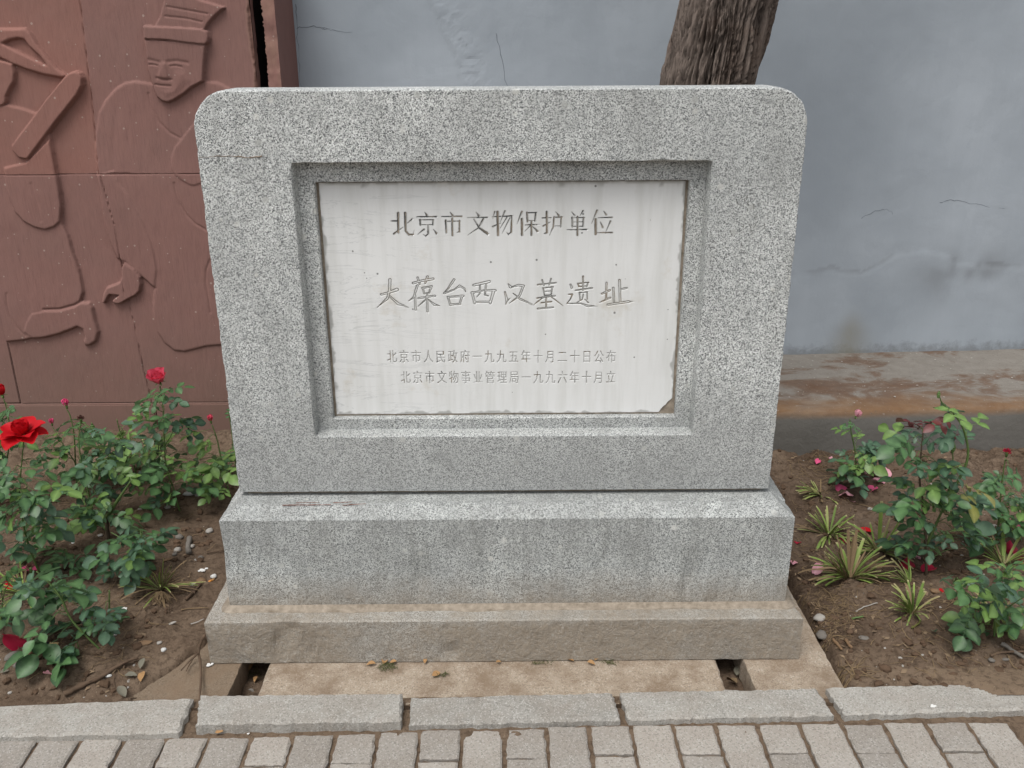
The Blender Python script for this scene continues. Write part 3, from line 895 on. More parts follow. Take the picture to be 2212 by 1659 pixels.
grooves = [(S2([335, 985, 450, 982, 560, 952, 608, 925]), 0.008, 0.006), (S1([1245, 50, 1400, 78, 1540, 103]), 0.0050, 0.004), (S1([1230, 120, 1380, 136, 1500, 162]), 0.0050, 0.004),
           (S1([1100, 440, 1150, 446, 1190, 458]), 0.004, 0.008), (S1([1250, 455, 1320, 448, 1400, 462]), 0.004, 0.008),
           (S1([1105, 475, 1140, 473, 1180, 482]), 0.0055, 0.004), (S1([1275, 485, 1315, 482, 1357, 492]), 0.0055, 0.004),
           (S1([1172, 572, 1225, 588, 1280, 585]), 0.0055, 0.005), (S1([1160, 620, 1210, 628, 1275, 632]), 0.0065, 0.004),
           (S1([1100, 690, 1120, 790, 1180, 900, 1260, 980, 1330, 1015]), 0.004, 0.006),
           (S2([1290, 60, 1305, 140, 1330, 210, 1380, 290, 1450, 360, 1530, 405, 1620, 440]), 0.0045, 0.006),
           (S2([1555, 620, 1525, 700, 1520, 790, 1540, 900, 1555, 1010]), 0.0045, 0.006),
           (S2([62, 870, 66, 950, 90, 1040, 140, 1120, 200, 1180]), 0.004, 0.006),
           (S1([870, 800, 850, 1000, 840, 1270]), 0.0015, 0.02), (S1([1000, 800, 1040, 1000, 1060, 1280]), 0.0015, 0.02),
           (S2([250, 60, 290, 200, 320, 330]), 0.003, 0.008), (S2([130, 420, 190, 640, 240, 860]), 0.0015, 0.02)]
jv = [[(at_y(*p, RED_Y).x, at_y(*p, RED_Y).z) for p in s] for s in SEG]
jz = at_y(120, 376, RED_Y).z
zb = at_y(250, 869, RED_Y).z
x_end = at_y(546, 96, RED_Y).x
X0, X1, Z0, Z1 = -2.10, x_end, zb, 2.05
st = 0.0034
xs = np.arange(X0, X1 + st * 0.5, (X1 - X0) / round((X1 - X0) / st)); zs = np.arange(Z0, Z1, st)
X, Z = np.meshgrid(xs, zs)
H = np.zeros(X.shape)
wob = fbm(X * 40, Z * 40, 2, 110) * 0.002
for P, lev, bev in shapes:
    s = poly_sd(X + wob, Z + wob, P)
    t = np.clip(s / (bev * 0.55) + 0.15, 0, 1)
    H = np.where(s > -0.002, np.maximum(H, 0.72 * lev * np.sqrt(1 - (1 - t) ** 2)), H)
s = np.minimum(poly_sd(X, Z, ribbon), -poly_sd(X, Z, hole))
t = np.clip(s / 0.010 + 0.1, 0, 1)
H = np.where(s > -0.001, np.maximum(H, 0.018 * np.sqrt(1 - (1 - t) ** 2)), H)
nose = poly_sd(X, Z, S1([1212, 460, 1240, 460, 1262, 560, 1255, 582, 1195, 576, 1180, 560]))
H = H + 0.0045 * sstep(nose / 0.014 + 0.4)
cheek = poly_sd(X, Z, S1([1290, 500, 1400, 500, 1440, 600, 1330, 700, 1240, 730, 1180, 660, 1270, 640]))
H = H + 0.003 * sstep(cheek / 0.03)
for P, dep, w in grooves:
    H = H - 0.75 * dep * np.exp(-(line_d(X, Z, P) / w) ** 2 * 2.0)
H += fbm(X * 5, Z * 5, 4, 115) * 0.004 + fbm(X * 70, Z * 20, 3, 117) * 0.0016
# joints between the slabs
vx_up = np.interp(Z, [p[1] for p in jv[0]][::-1], [p[0] for p in jv[0]][::-1])
vx_lo = np.interp(Z, [p[1] for p in jv[1]][::-1], [p[0] for p in jv[1]][::-1])
vx = np.where(Z > jz, vx_up, vx_lo) + fbm(X * 0, Z * 25, 3, 119) * 0.002
upz = jz + fbm(X * 20, Z * 0, 3, 121) * 0.002
jd = np.minimum(np.abs(X - vx), np.abs(Z - upz))
jw = 0.0006 * (1 + 2.2 * np.clip(fbm(X * 9, Z * 9, 3, 123), 0, 1) * 4)
H = H - 0.007 * sstep((jw + 0.0012 - jd) / 0.0024)
# chipped right edge
ed = X1 - X
ch = 0.012 + fbm(X * 0 + 2, Z * 22, 4, 130) * 0.030
worn = np.clip(sstep((ch + 0.010 - ed) / 0.012), 0, 1)
H = H - 0.012 * sstep((ch - ed) / 0.010)
I = np.arange(X.size).reshape(X.shape)
Qa = np.stack([I[:-1, :-1], I[:-1, 1:], I[1:, 1:], I[1:, :-1]], -1)
up = (Z > upz)[:-1, :-1]; rt_ = (X > vx)[:-1, :-1]
relief = empty('sandstone_relief', (-1.4, RED_Y, zb))
tag(relief, 'red sandstone wall carved in low relief with a kneeling figure and a hatted figure', 'relief wall')
Vr = np.stack([X, RED_Y - H, Z], -1).reshape(-1, 3)
for m in (up & ~rt_, up & rt_, ~up & ~rt_, ~up & rt_):
    me, used = quadmesh('sandstone_slab', Vr, Qa[m].reshape(-1, 4))
    set_attr(me, 'worn', (worn.ravel() * 0.6)[used])
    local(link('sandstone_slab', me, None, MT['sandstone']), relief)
def box(name, x0, x1, y0, y1, z0, z1, mat, parent, bev=0.003):
    bm = bmesh.new()
    bmesh.ops.create_cube(bm, size=1)
    for v in bm.verts:
        v.co = Vector(((x0 + x1) / 2 + v.co.x * (x1 - x0), (y0 + y1) / 2 + v.co.y * (y1 - y0), (z0 + z1) / 2 + v.co.z * (z1 - z0)))
    if bev: bmesh.ops.bevel(bm, geom=bm.edges[:], offset=bev, segments=2, affect='EDGES')
    me = bpy.data.meshes.new(name); bm.to_mesh(me); bm.free()
    o = link(name, me, None, mat)
    if parent: local(o, parent)
    return o
# slab thickness at the right edge, plain slabs beyond the frame, plinth courses
me = heightwall('slab_edge', 0, 0.034, zb, 2.05, 0.0068, lambda X: X * 0, lambda X, Z: (fbm(X * 30, Z * 22, 4, 133) * 0.006, {'worn': np.clip(fbm(X * 20, Z * 14, 4, 134) * 2 + 0.2, 0, 0.9)}))
for v in me.vertices: v.co = Vector((x_end + 0.004 - v.co.y * 1.0, RED_Y + 0.002 + v.co.x, v.co.z))
local(link('slab_edge', me, None, MT['sandstone']), relief)
box('sandstone_slab', -3.6, -2.104, RED_Y, RED_Y + 0.10, zb, 2.05, MT['sandstone'], relief)
pl = []
for (a, b) in ((-3.6, -2.35), (-2.346, -1.52), (-1.516, -0.62)):
    o = box('plinth_slab', a, b, RED_Y - 0.016 + rng.uniform(-.002, .002), RED_Y + 0.10, -0.10, zb - 0.004, MT['sandstone'], relief, 0.005)
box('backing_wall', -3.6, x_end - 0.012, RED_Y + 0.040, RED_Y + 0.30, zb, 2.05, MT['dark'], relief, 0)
# return: thin slab standing behind the dark gap
gx0 = at_y(578, 150, RED_Y + 0.02).x; gx1 = at_y(603, 150, RED_Y + 0.02).x
me = heightwall('return_edge', gx0, gx1, 0.10, 2.05, 0.006, lambda X: X * 0 + RED_Y + 0.02, lambda X, Z: (fbm(X * 30, Z * 20, 4, 140) * 0.010, {'worn': np.clip(fbm(X * 25, Z * 16, 4, 141) * 2.5 + 0.25, 0, 1)}))
for v in me.vertices:
    if v.co.x < gx0 + 0.008: v.co.x += rng.uniform(-0.003, 0.003)
ret = empty('sandstone_return', (gx0, RED_Y + 0.1, 0.1))
tag(ret, 'narrow red stone return slab beside the dark gap, against the blue-grey wall', 'stone slab')
local(link('return_edge', me, None, MT['sandstone']), ret)
xe = at_y(640, 110, wall_y(-0.9)).x - 0.02
yb = wall_y(xe) + 0.01
V = [(gx1, RED_Y + 0.022, 0.1), (xe + 0.02, yb, 0.1), (xe + 0.02, yb, 2.05), (gx1, RED_Y + 0.022, 2.05), (gx0 + 0.004, RED_Y + 0.024, 0.1), (gx0 + 0.004, RED_Y + 0.024, 2.05), (xe - 0.05, yb, 0.1), (xe - 0.05, yb, 2.05)]
local(link('return_side', pymesh('return_side', V, [(0, 1, 2, 3), (6, 4, 5, 7), (3, 2, 7, 5), (1, 6, 7, 2)]), None, MT['sandstone']), ret)

# ================================================================== TREE TRUNK
tree = empty('tree', (0.62, 0.93, 0.02))
tag(tree, 'leaning cypress trunk with deeply furrowed brown bark standing behind the monument', 'tree')
TY = 0.93
def trunk_c(z): 
    a = at_y(1537, 190, TY); b = at_y(1580, 0, TY)
    s = (b.x - a.x) / (b.z - a.z)
    return a.x + s * (z - a.z) - 0.02 * 0 if z > 0.6 else a.x + s * (0.6 - a.z) + (z - 0.6) * 0.02
nt_, nz_ = 460, 340
th = np.linspace(0, 2 * math.pi, nt_ + 1)[:-1]
zz = np.linspace(-0.05, 3.0, nz_)
TH, ZZ = np.meshgrid(th, zz)
wr = np.array([at_y(1630, 190, TY).x - at_y(1443, 190, TY).x]) / 2
ring0 = fbm(np.cos(TH) * 1.2 + 9, np.sin(TH) * 1.2 + ZZ * 3.5, 3, 150)
tw = TH + ZZ * 0.22 + ring0 * 0.35
def ring(f, zf, o, s):   # seamless noise round the trunk
    return fbm(np.cos(tw) * f + 40, np.sin(tw) * f + ZZ * zf, o, s)
r1 = np.abs(ring(6.5, 2.2, 3, 151)) * 2
r2 = np.abs(ring(17, 6.0, 4, 155)) * 2
r3 = np.abs(ring(42, 18.0, 3, 157)) * 2
ridge = np.clip(sstep(r1 / 0.20) * 0.45 + sstep(r2 / 0.22) * 0.33 + sstep(r3 / 0.25) * 0.22, 0, 1)
rad = float(wr[0]) * 0.91 * (1 + 0.22 * sstep((0.5 - ZZ) / 0.5) - 0.03 * (ZZ - 1.4)) + (ridge - 0.6) * 0.048 + ring(2.2, 1.0, 2, 158) * 0.030 + ring(34, 8, 2, 159) * 0.005 + np.clip(ring(5.0, 9.0, 3, 163), 0, 1) * 0.050 + 0.016 * np.exp(-((ZZ - 1.50) / 0.05) ** 2) * np.exp(-((TH - 3.35) / 0.35) ** 2)
CXv = np.array([trunk_c(z) for z in zz])[:, None] + 0.006
V = np.stack([CXv + np.cos(TH) * rad, TY + 0.05 + np.sin(TH) * rad, ZZ], -1).reshape(-1, 3)
I = np.arange(nt_ * nz_).reshape(nz_, nt_)
J = np.roll(I, -1, 1)
Q = np.stack([I[:-1], J[:-1], J[1:], I[1:]], -1).reshape(-1, 4)
me, used = quadmesh('trunk', V, Q)
set_attr(me, 'ridge', ridge.ravel()[used])
local(link('trunk', me, None, MT['bark']), tree)
V = []; F = []
for (z, az, ln) in ((2.35, 0.4, 0.9), (2.7, 2.8, 0.8), (2.9, 4.6, 0.9)):
    p0 = Vector((trunk_c(z), TY + 0.05, z)); d = Vector((math.cos(az), math.sin(az) * 0.3, 0.9))
    tube(V, F, smooth_pts([p0, p0 + d * ln * 0.4, p0 + d * ln * 0.8 + Vector((0, 0, .1)), p0 + d * ln * 1.1 + Vector((0, 0, .25))], 3), 0.06, 0.02, 9, 0.05)
me = pymesh('limb', V, F, True)
local(link('limb', me, None, MT['bark']), tree)

# ================================================================== THE STELE
st_ = empty('stone_monument', (0, 0.1, 0))
tag(st_, 'grey granite monument with inset white marble panel of carved Chinese writing on a stepped plinth', 'monument')
SW, ST, SB = 0.7345, 1.5165, 0.4555         # half width, top, bottom
RC = (-0.509, 0.5095, 0.6249, 1.3461)       # recess opening x0, x1, z0, z1
PN = (-0.4655, 0.4675, 0.6595, 1.2945)      # marble opening
YB, YM = 0.042, 0.062                       # depth of the inner band and of the marble
def rrect(x0, x1, z0, z1, rt, step=0.008):
    P = []
    def line(a, b):
        n = max(1, int(math.dist(a, b) / step))
        for k in range(n): P.append((a[0] + (b[0] - a[0]) * k / n, a[1] + (b[1] - a[1]) * k / n))
    def arc(cx, cz, r, a0, a1):
        n = max(3, int(abs(a1 - a0) * r / step))
        for k in range(n): 
            a = a0 + (a1 - a0) * k / n; P.append((cx + r * math.cos(a), cz + r * math.sin(a)))
    line((x0, z0), (x1, z0)); line((x1, z0), (x1, z1 - rt))
    arc(x1 - rt, z1 - rt, rt, 0, math.pi / 2)
    line((x1 - rt, z1), (x0 + rt, z1))
    arc(x0 + rt, z1 - rt, rt, math.pi / 2, math.pi)
    line((x0, z1 - rt), (x0, z0))
    return P
def inset(P, d):
    n = len(P); out = []
    for i in range(n):
        a = Vector(P[i - 1]); b = Vector(P[(i + 1) % n]); t = (b - a)
        if t.length < 1e-9: out.append(P[i]); continue
        t.normalize(); nrm = Vector((-t.y, t.x))
        out.append((P[i][0] + nrm.x * d, P[i][1] + nrm.y * d))
    return out
def chip(P, amp, seed):
    X = np.array([p[0] for p in P]); Z = np.array([p[1] for p in P])
    n = fbm(X * 40 + seed, Z * 40, 4, seed)
    big = np.clip(fbm(X * 16, Z * 16 + seed, 3, seed + 7) - 0.17, 0, 1) * 5
    k = np.abs(n) * amp * 1.6 + big * amp * 2.4
    return k
outer = rrect(-SW, SW, SB, ST, 0.088)
ck = chip(outer, 0.0085, 200)
def ringpts(P, dist):
    n = len(P); out = []
    for i in range(n):
        a = Vector(P[i - 1]); b = Vector(P[(i + 1) % n]); t = (b - a).normalized(); nrm = Vector((-t.y, t.x))
        out.append((P[i][0] + nrm.x * dist[i], P[i][1] + nrm.y * dist[i]))
    return out
rec = rrect(RC[0], RC[1], RC[2], RC[3], 0.0015, 0.008)
rk = chip(rec, 0.0036, 230)
TH_ = 0.115                                 # thickness of the slab
base_in = [0.0045] * len(outer)
fr = ringpts(outer, [a + b for a, b in zip(base_in, ck)])
e1 = ringpts(outer, [0.0014 + k * 0.75 for k in ck])
e2 = ringpts(outer, [k * 0.60 for k in ck])
r0 = ringpts(rec, [-(0.0022 + k) for k in rk])
V = []; F = []
no, nr = len(outer), len(rec)
V += [(x, 0.0, z) for x, z in fr]
V += [(x, 0.0, z) for x, z in r0]
edges = [(i, (i + 1) % no) for i in range(no)] + [(no + i, no + (i + 1) % nr) for i in range(nr)]
co2 = [Vector((v[0], v[2])) for v in V]
# interior points keep the face triangles well shaped
inner_pts = []
for gx in np.arange(-SW + 0.03, SW - 0.02, 0.03):
    for gz_ in np.arange(SB + 0.03, ST - 0.02, 0.03):
        if RC[0] - 0.02 < gx < RC[1] + 0.02 and RC[2] - 0.02 < gz_ < RC[3] + 0.02: continue
        if abs(gx) > SW - 0.08 and gz_ > ST - 0.08: continue
        inner_pts.append(Vector((gx, gz_)))
res = delaunay_2d_cdt(co2 + inner_pts, edges, [], 0, 1e-6)
vv, tris, orig = res[0], res[2], res[3]
FV = [(v.x, 0.0, v.y) for v in vv]
_a = np.array([v[:] for v in vv])
omap = {i: int(np.argmin(((_a - np.array(c[:])) ** 2).sum(1))) for i, c in enumerate(co2)}
FF = []
for t in tris:
    c = sum((vv[i] for i in t), Vector((0, 0))) / len(t)
    if RC[0] - 0.001 < c.x < RC[1] + 0.001 and RC[2] - 0.001 < c.y < RC[3] + 0.001:
        if min(c.x - RC[0], RC[1] - c.x, c.y - RC[2], RC[3] - c.y) > 0.0005: continue
    if abs(c.x) > SW or c.y < SB or c.y > ST: continue
    FF.append(tuple(t)[::-1] if False else tuple(t))
def addring(P, y):
    b = len(FV); FV.extend([(x, y, z) for x, z in P]); return b
def bridge(a, b, n, am=None):
    for i in range(n):
        j = (i + 1) % n
        ia, ja = (am[a + i], am[a + j]) if am else (a + i, a + j)
        FF.append((ia, ja, b + j, b + i))
b1 = addring(e1, 0.0026); bridge(0, b1, no, omap)
b2 = addring(e2, 0.015); bridge(b1, b2, no)
b3 = addring(outer, 0.05); bridge(b2, b3, no)
b4 = addring(outer, TH_); bridge(b3, b4, no)
FF.append(tuple(range(b4, b4 + no)))
q1 = addring(ringpts(rec, [-0.0006 - k * 0.5 for k in rk]), 0.003); bridge(no, q1, nr, omap)
q2 = addring(rec, 0.010); bridge(q1, q2, nr)
q3 = addring([(x, z) for x, z in ringpts(rec, [0.003] * nr)], YB); bridge(q2, q3, nr)
# inner band with its own opening
inn = rrect(PN[0], PN[1], PN[2], PN[3], 0.0015, 0.008)
ik = chip(inn, 0.0018, 260)
k0 = addring(ringpts(inn, [-(0.002 + k) for k in ik]), YB)
ni_ = len(inn)
bandpts = [Vector((FV[q3 + i][0], FV[q3 + i][2])) for i in range(nr)] + [Vector((FV[k0 + i][0], FV[k0 + i][2])) for i in range(ni_)]
res = delaunay_2d_cdt(bandpts, [(i, (i + 1) % nr) for i in range(nr)] + [(nr + i, nr + (i + 1) % ni_) for i in range(ni_)], [], 0, 1e-6)
_b = np.array([v[:] for v in bandpts])
m2 = {}
for nn, v in enumerate(res[0]):
    oi = int(np.argmin(((_b - np.array(v[:])) ** 2).sum(1)))
    m2[nn] = q3 + oi if oi < nr else k0 + oi - nr
for t in res[2]:
    c = sum((res[0][i] for i in t), Vector((0, 0))) / len(t)
    if PN[0] < c.x < PN[1] and PN[2] < c.y < PN[3]: continue
    FF.append(tuple(m2[i] for i in t))
k1 = addring(ringpts(inn, [0.0] * ni_), YB + 0.004); bridge(k0, k1, ni_)
k2 = addring(inn, YM + 0.010); bridge(k1, k2, ni_)
me = pymesh('granite_frame', FV, FF)
bm = bmesh.new(); bm.from_mesh(me); bmesh.ops.recalc_face_normals(bm, faces=bm.faces); bm.to_mesh(me); bm.free()
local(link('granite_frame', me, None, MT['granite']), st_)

# mortar bed round the marble
g = 0.004
X, Z = np.meshgrid(np.arange(PN[0] - .002, PN[1] + .006, 0.006), np.arange(PN[2] - .002, PN[3] + .006, 0.006))
Y = YM + 0.0022 + fbm(X * 50, Z * 50, 3, 300) * 0.004
I = np.arange(X.size).reshape(X.shape)
Q = np.stack([I[:-1, :-1], I[:-1, 1:], I[1:, 1:], I[1:, :-1]], -1).reshape(-1, 4)
me, used = quadmesh('mortar_bed', np.stack([X, Y, Z], -1).reshape(-1, 3), Q)
local(link('mortar_bed', me, None, MT['mortar']), st_)

# ---- marble panel: one height field cut into the panel and one piece per carved character
def T1(x, y): p = at_y(810 + x * 0.2441, 432 + y * 0.2441, YM); return (p.x, p.z)
PXM = abs(T1(100, 100)[0] - T1(0, 100)[0]) / 100
ROW1 = {
 '北': [[205,118,26,208,290,22],[145,187,14,203,187,14],[168,300,22,250,240,7],[268,118,28,272,275,22,300,310,22,342,308,20,350,265,5],[332,170,20,285,206,7]],
 '京': [[440,108,7,460,137,22],[370,150,11,550,148,15],[400,178,20,402,225,17],[392,178,10,520,176,12],[515,178,18,512,222,14],[400,220,10,516,220,10],[470,225,18,472,300,20,450,322,14,425,302,5],[434,262,20,378,306,5],[518,262,7,545,296,24]],
 '市': [[665,108,7,686,137,22],[590,148,10,770,146,15],[627,182,20,632,292,18],[620,190,10,755,188,12],[748,185,18,748,282,18,725,288,7],[684,162,20,686,314,22]],
 '文': [[895,108,7,918,142,24],[820,157,10,1000,155,15],[960,168,20,915,250,18,820,312,5],[875,172,12,925,250,20,1000,302,28]],
 '物': [[1060,105,16,1042,165,6],[1040,150,12,1118,146,12],[1085,108,26,1090,312,24],[1045,237,22,1112,205,7],[1150,100,20,1110,195,6],[1135,146,13,1220,142,16],[1212,145,20,1207,288,22,1182,306,14,1165,288,5],[1170,152,14,1108,250,5],[1196,158,14,1125,297,5]],
 '保': [[1300,105,22,1258,212,6],[1300,170,26,1302,312,24],[1345,112,20,1350,192,18],[1342,115,12,1435,112,13],[1424,114,20,1415,188,16],[1350,185,11,1420,183,11],[1330,222,11,1452,218,14],[1385,192,20,1386,312,22],[1380,226,15,1325,278,5],[1395,235,10,1442,280,24]],
 '护': [[1480,160,12,1558,158,12],[1520,105,22,1522,290,22,1498,298,8],[1490,232,18,1552,195,6],[1600,105,7,1626,137,20],[1582,155,12,1660,151,14],[1648,152,18,1645,238,14],[1585,232,10,1648,231,10],[1586,152,18,1578,240,16,1545,312,5]],
 '单': [[1740,105,7,1766,137,20],[1842,98,18,1815,140,6],[1745,155,20,1748,242,17],[1740,158,10,1855,156,13],[1845,157,18,1842,238,15],[1745,196,9,1842,195,9],[1745,235,10,1842,234,10],[1700,265,11,1882,262,15],[1793,150,20,1793,312,22]],
 '位': [[1966,95,22,1918,207,6],[1953,172,26,1954,304,26],[2025,100,7,2046,132,22],[1975,158,10,2100,155,15],[1995,195,8,2016,244,20],[2085,190,20,2045,278,6],[1960,292,10,2100,290,17]]}
ROW2 = {
 '大': [[133,708,26,130,800,24,112,872,24,20,952,5],[55,838,20,110,825,20,195,795,30],[125,850,18,205,920,26,297,950,7]],
 '葆': [[338,738,22,420,716,20,514,700,24],[378,690,22,395,748,16],[465,680,20,445,738,16],[375,760,22,345,860,18,298,896,6],[355,850,18,360,972,20],[425,785,18,436,832,16],[420,782,18,502,766,18],[500,768,20,480,824,16],[432,830,13,482,822,13],[385,872,18,532,850,18],[460,830,18,465,987,20],[455,880,16,383,942,8],[475,885,12,525,928,22,577,938,5]],
 '台': [[700,708,22,648,785,16,610,826,10],[612,828,18,700,796,14,750,762,20,790,785,18,802,815,10],[645,860,20,668,932,18],[645,862,18,782,850,20],[772,853,20,750,922,18],[665,928,18,755,922,18]],
 '西': [[875,756,24,1012,725,26],[860,822,22,882,915,20],[856,826,20,960,802,16,1066,802,22],[1052,805,26,1020,915,22],[880,904,18,1022,904,20],[930,756,16,928,830,14,900,862,7],[985,742,16,974,842,16,1002,850,12]],
 '汉': [[1180,745,10,1200,772,26],[1150,815,14,1166,880,24,1160,925,8],[1166,900,16,1198,870,5],[1215,772,14,1270,756,20,1312,762,24],[1315,762,22,1280,850,20,1190,916,5],[1225,830,10,1290,882,18,1388,922,16]],
 '墓': [[1442,752,14,1602,735,14],[1480,710,14,1496,762,12],[1560,698,14,1541,757,12],[1490,782,13,1500,848,12],[1486,781,12,1576,771,14],[1570,771,14,1560,842,12],[1495,812,8,1562,807,8],[1500,846,10,1560,840,10],[1435,870,13,1592,850,16],[1490,862,14,1400,934,5],[1560,860,14,1664,937,8],[1515,872,14,1515,955,14],[1473,912,14,1562,901,14],[1442,964,16,1577,952,16]],
 '遗': [[1730,750,16,1742,778,20],[1714,836,11,1748,836,14,1730,880,12,1700,918,9],[1700,918,11,1820,916,12,1882,940,20,1968,940,5],[1795,740,12,1806,768,12],[1795,741,11,1892,731,11],[1886,733,12,1876,768,12],[1802,768,9,1880,763,9],[1843,678,16,1840,802,14],[1775,802,13,1922,781,16],[1810,820,13,1816,884,12],[1810,822,11,1882,816,11],[1878,817,13,1879,882,12],[1845,835,11,1836,882,12,1788,908,5],[1858,880,7,1887,908,15]],
 '址': [[2008,832,18,2078,801,20],[2050,735,18,2046,882,18],[1990,908,9,2082,866,18],[2165,712,22,2170,905,20],[2180,792,18,2228,780,18],[2110,780,20,2116,905,18],[2060,928,20,2248,902,22]]}
T3 = ('北京市人民政府一九九五年十月二十日公布', 150, 107.8, 175)
T4 = ('北京市文物事业管理局一九九六年十月立', 272, 106.7, 358)

mx0, mx1, mz0, mz1 = PN[0] + 0.0065, PN[1] - 0.0070, PN[2] + 0.0050, PN[3] - 0.0035
def nonuni(a, b, fine, df, dc):
    out = []
    cur = a
    for (f0, f1) in fine + [(b, b)]:
        n = max(1, int(round((f0 - cur) / dc))); out += list(np.linspace(cur, f0, n, endpoint=False))
        if f1 > f0:
            n = int(round((f1 - f0) / df)); out += list(np.linspace(f0, f1, n, endpoint=False))
        cur = f1
    return np.array(out + [b])
z_r1 = (T1(0, 335)[1], T1(0, 85)[1]); z_r2 = (T1(0, 1000)[1], T1(0, 665)[1])
def T34(x, y): p = at_y(810 + x * 0.2441, 729 + y * 0.2441, YM); return (p.x, p.z)
z_r3 = (T34(0, 250)[1], T34(0, 95)[1]); z_r4 = (T34(0, 440)[1], T34(0, 275)[1])
gxs = nonuni(mx0, mx1, [(mx0 + .0004, mx0 + .012), (T1(0, 500)[0] - 0.004, T1(2260, 500)[0] + 0.004), (mx1 - 0.06, mx1 - 0.0005)], 0.00100, 0.008)
gzs = nonuni(mz0, mz1, [(mz0 + 0.0005, mz0 + 0.06), (z_r4[0], z_r3[1]), z_r2, z_r1], 0.00100, 0.008)
X, Z = np.meshgrid(gxs, gzs)
H = np.zeros(X.shape); OWN = np.zeros(X.shape, int); CUT = np.zeros(X.shape); PAINT = np.zeros(X.shape)
def win(x0, x1, z0, z1):
    i0, i1 = np.searchsorted(gxs, (x0, x1)); j0, j1 = np.searchsorted(gzs, (z0, z1))
    return slice(j0, j1), slice(i0, i1)
oid = 0
names = []
for row, D in ((1, ROW1), (2, ROW2)):
    for chn, strokes in D.items():
        oid += 1
        names.append((chn, row))
        pts = []
        for s in strokes:
            for k in range(0, len(s), 3): pts.append(T1(s[k], s[k + 1]))
        sl_ = win(min(p[0] for p in pts) - .012, max(p[0] for p in pts) + .012, min(p[1] for p in pts) - .012, max(p[1] for p in pts) + .012)
        xx, zz_ = X[sl_], Z[sl_]
        sd_ = np.full(xx.shape, 9.0)
        for s in strokes:
            q = [(T1(s[k], s[k + 1]), s[k + 2] * PXM * 0.5 * (1.0 if row == 1 else 1.12)) for k in range(0, len(s), 3)]
            for a, b in zip(q[:-1], q[1:]):
                d, t = seg_d(xx, zz_, a[0][0], a[0][1], b[0][0], b[0][1])
                sd_ = np.minimum(sd_, d - (a[1] + (b[1] - a[1]) * t))
        sd_ = sd_ + fbm(xx * 150, zz_ * 150, 2, 310) * 0.0009
        ins = sd_ < 0
        OWN[sl_][ins] = oid
        if row == 1:
            H[sl_] = np.where(ins, np.maximum(sd_ * 1.0, -0.0032), H[sl_])
            CUT[sl_] = np.where(ins, 0.42 + 0.35 * np.clip(-sd_ / 0.002, 0, 1), np.clip(0.5 - sd_ / 0.0016, 0, 0.35))
            # black paint clings to the flank of each groove that faces right
            gxx = np.gradient(sd_, axis=1)
            PAINT[sl_] = np.where(ins, (gxx < 0.0002) * 1.0 * sstep((-sd_ - 0.0002) / 0.0006), 0)
        else:
            e = np.exp(-((sd_ + 0.0011) / 0.0010) ** 2)
            H[sl_] = np.where(ins, -0.0005, 0) - e * 0.0020
            OWN[sl_][ins] = oid
            CUT[sl_] = np.maximum(CUT[sl_], e * 0.85 + np.where(ins, 0.06, 0))
            PAINT[sl_] = np.where(e > 0.6, 0.55 * (fbm(xx * 60, zz_ * 60, 2, 312) > 0.16), 0)
def glyph(ch):
    c = bpy.data.curves.new('g', 'FONT'); c.body = ch; c.resolution_u = 3
    o = bpy.data.objects.new('g', c); COL.objects.link(o)
    bpy.context.view_layer.update()
    m = o.to_mesh(); m.calc_loop_triangles()
    v = np.array([q.co[:2] for q in m.vertices]); t = np.array([q.vertices[:] for q in m.loop_triangles])
    o.to_mesh_clear(); bpy.data.objects.remove(o); bpy.data.curves.remove(c)
    return v, t
gcache = {}
for (txt, cx0, pitch, cy) in (T3, T4):
    for i, chn in enumerate(txt):
        oid += 1
        names.append((chn, 3))
        if chn not in gcache: gcache[chn] = glyph(chn)
        v, t = gcache[chn]
        c = T34(cx0 + pitch * i, cy)
        # em box of the font: advance 1.0, glyph centre about (0.5, 0.38)
        sx_, sz_ = 96 * PXM, 134 * PXM
        P = np.stack([c[0] + (v[:, 0] - 0.5) * sx_, c[1] + (v[:, 1] - 0.33) * sz_], -1)
        if chn in '一': pass
        for tri in t:
            a, b, d = P[tri]
            sl_ = win(min(a[0], b[0], d[0]) - .0006, max(a[0], b[0], d[0]) + .0006, min(a[1], b[1], d[1]) - .0006, max(a[1], b[1], d[1]) + .0006)
            xx, zz_ = X[sl_], Z[sl_]
            if xx.size == 0: continue
            def sgn(p, q): return (xx - q[0]) * (p[1] - q[1]) - (p[0] - q[0]) * (zz_ - q[1])
            tol = 2e-7
            s1, s2, s3 = sgn(a, b), sgn(b, d), sgn(d, a)
            m = ((s1 >= -tol) & (s2 >= -tol) & (s3 >= -tol)) | ((s1 <= tol) & (s2 <= tol) & (s3 <= tol))
            OWN[sl_][m] = oid; H[sl_][m] = -0.0016; CUT[sl_][m] = 0.48
# roughened paint for the small rows
sm = (OWN > 17)
PAINT = np.where(sm, (fbm(X * 70, Z * 70, 3, 320) > 0.20) * 0.9, PAINT)
H += fbm(X * 9, Z * 9, 3, 330) * 0.0010
edge_d = np.minimum(np.minimum(X - mx0, mx1 - X), np.minimum(Z - mz0, mz1 - Z))
CUT = np.where(OWN == 0, np.maximum(CUT, 0.55 * sstep((0.006 + fbm(X * 40, Z * 40, 3, 336) * 0.022 - edge_d) / 0.006)), CUT)
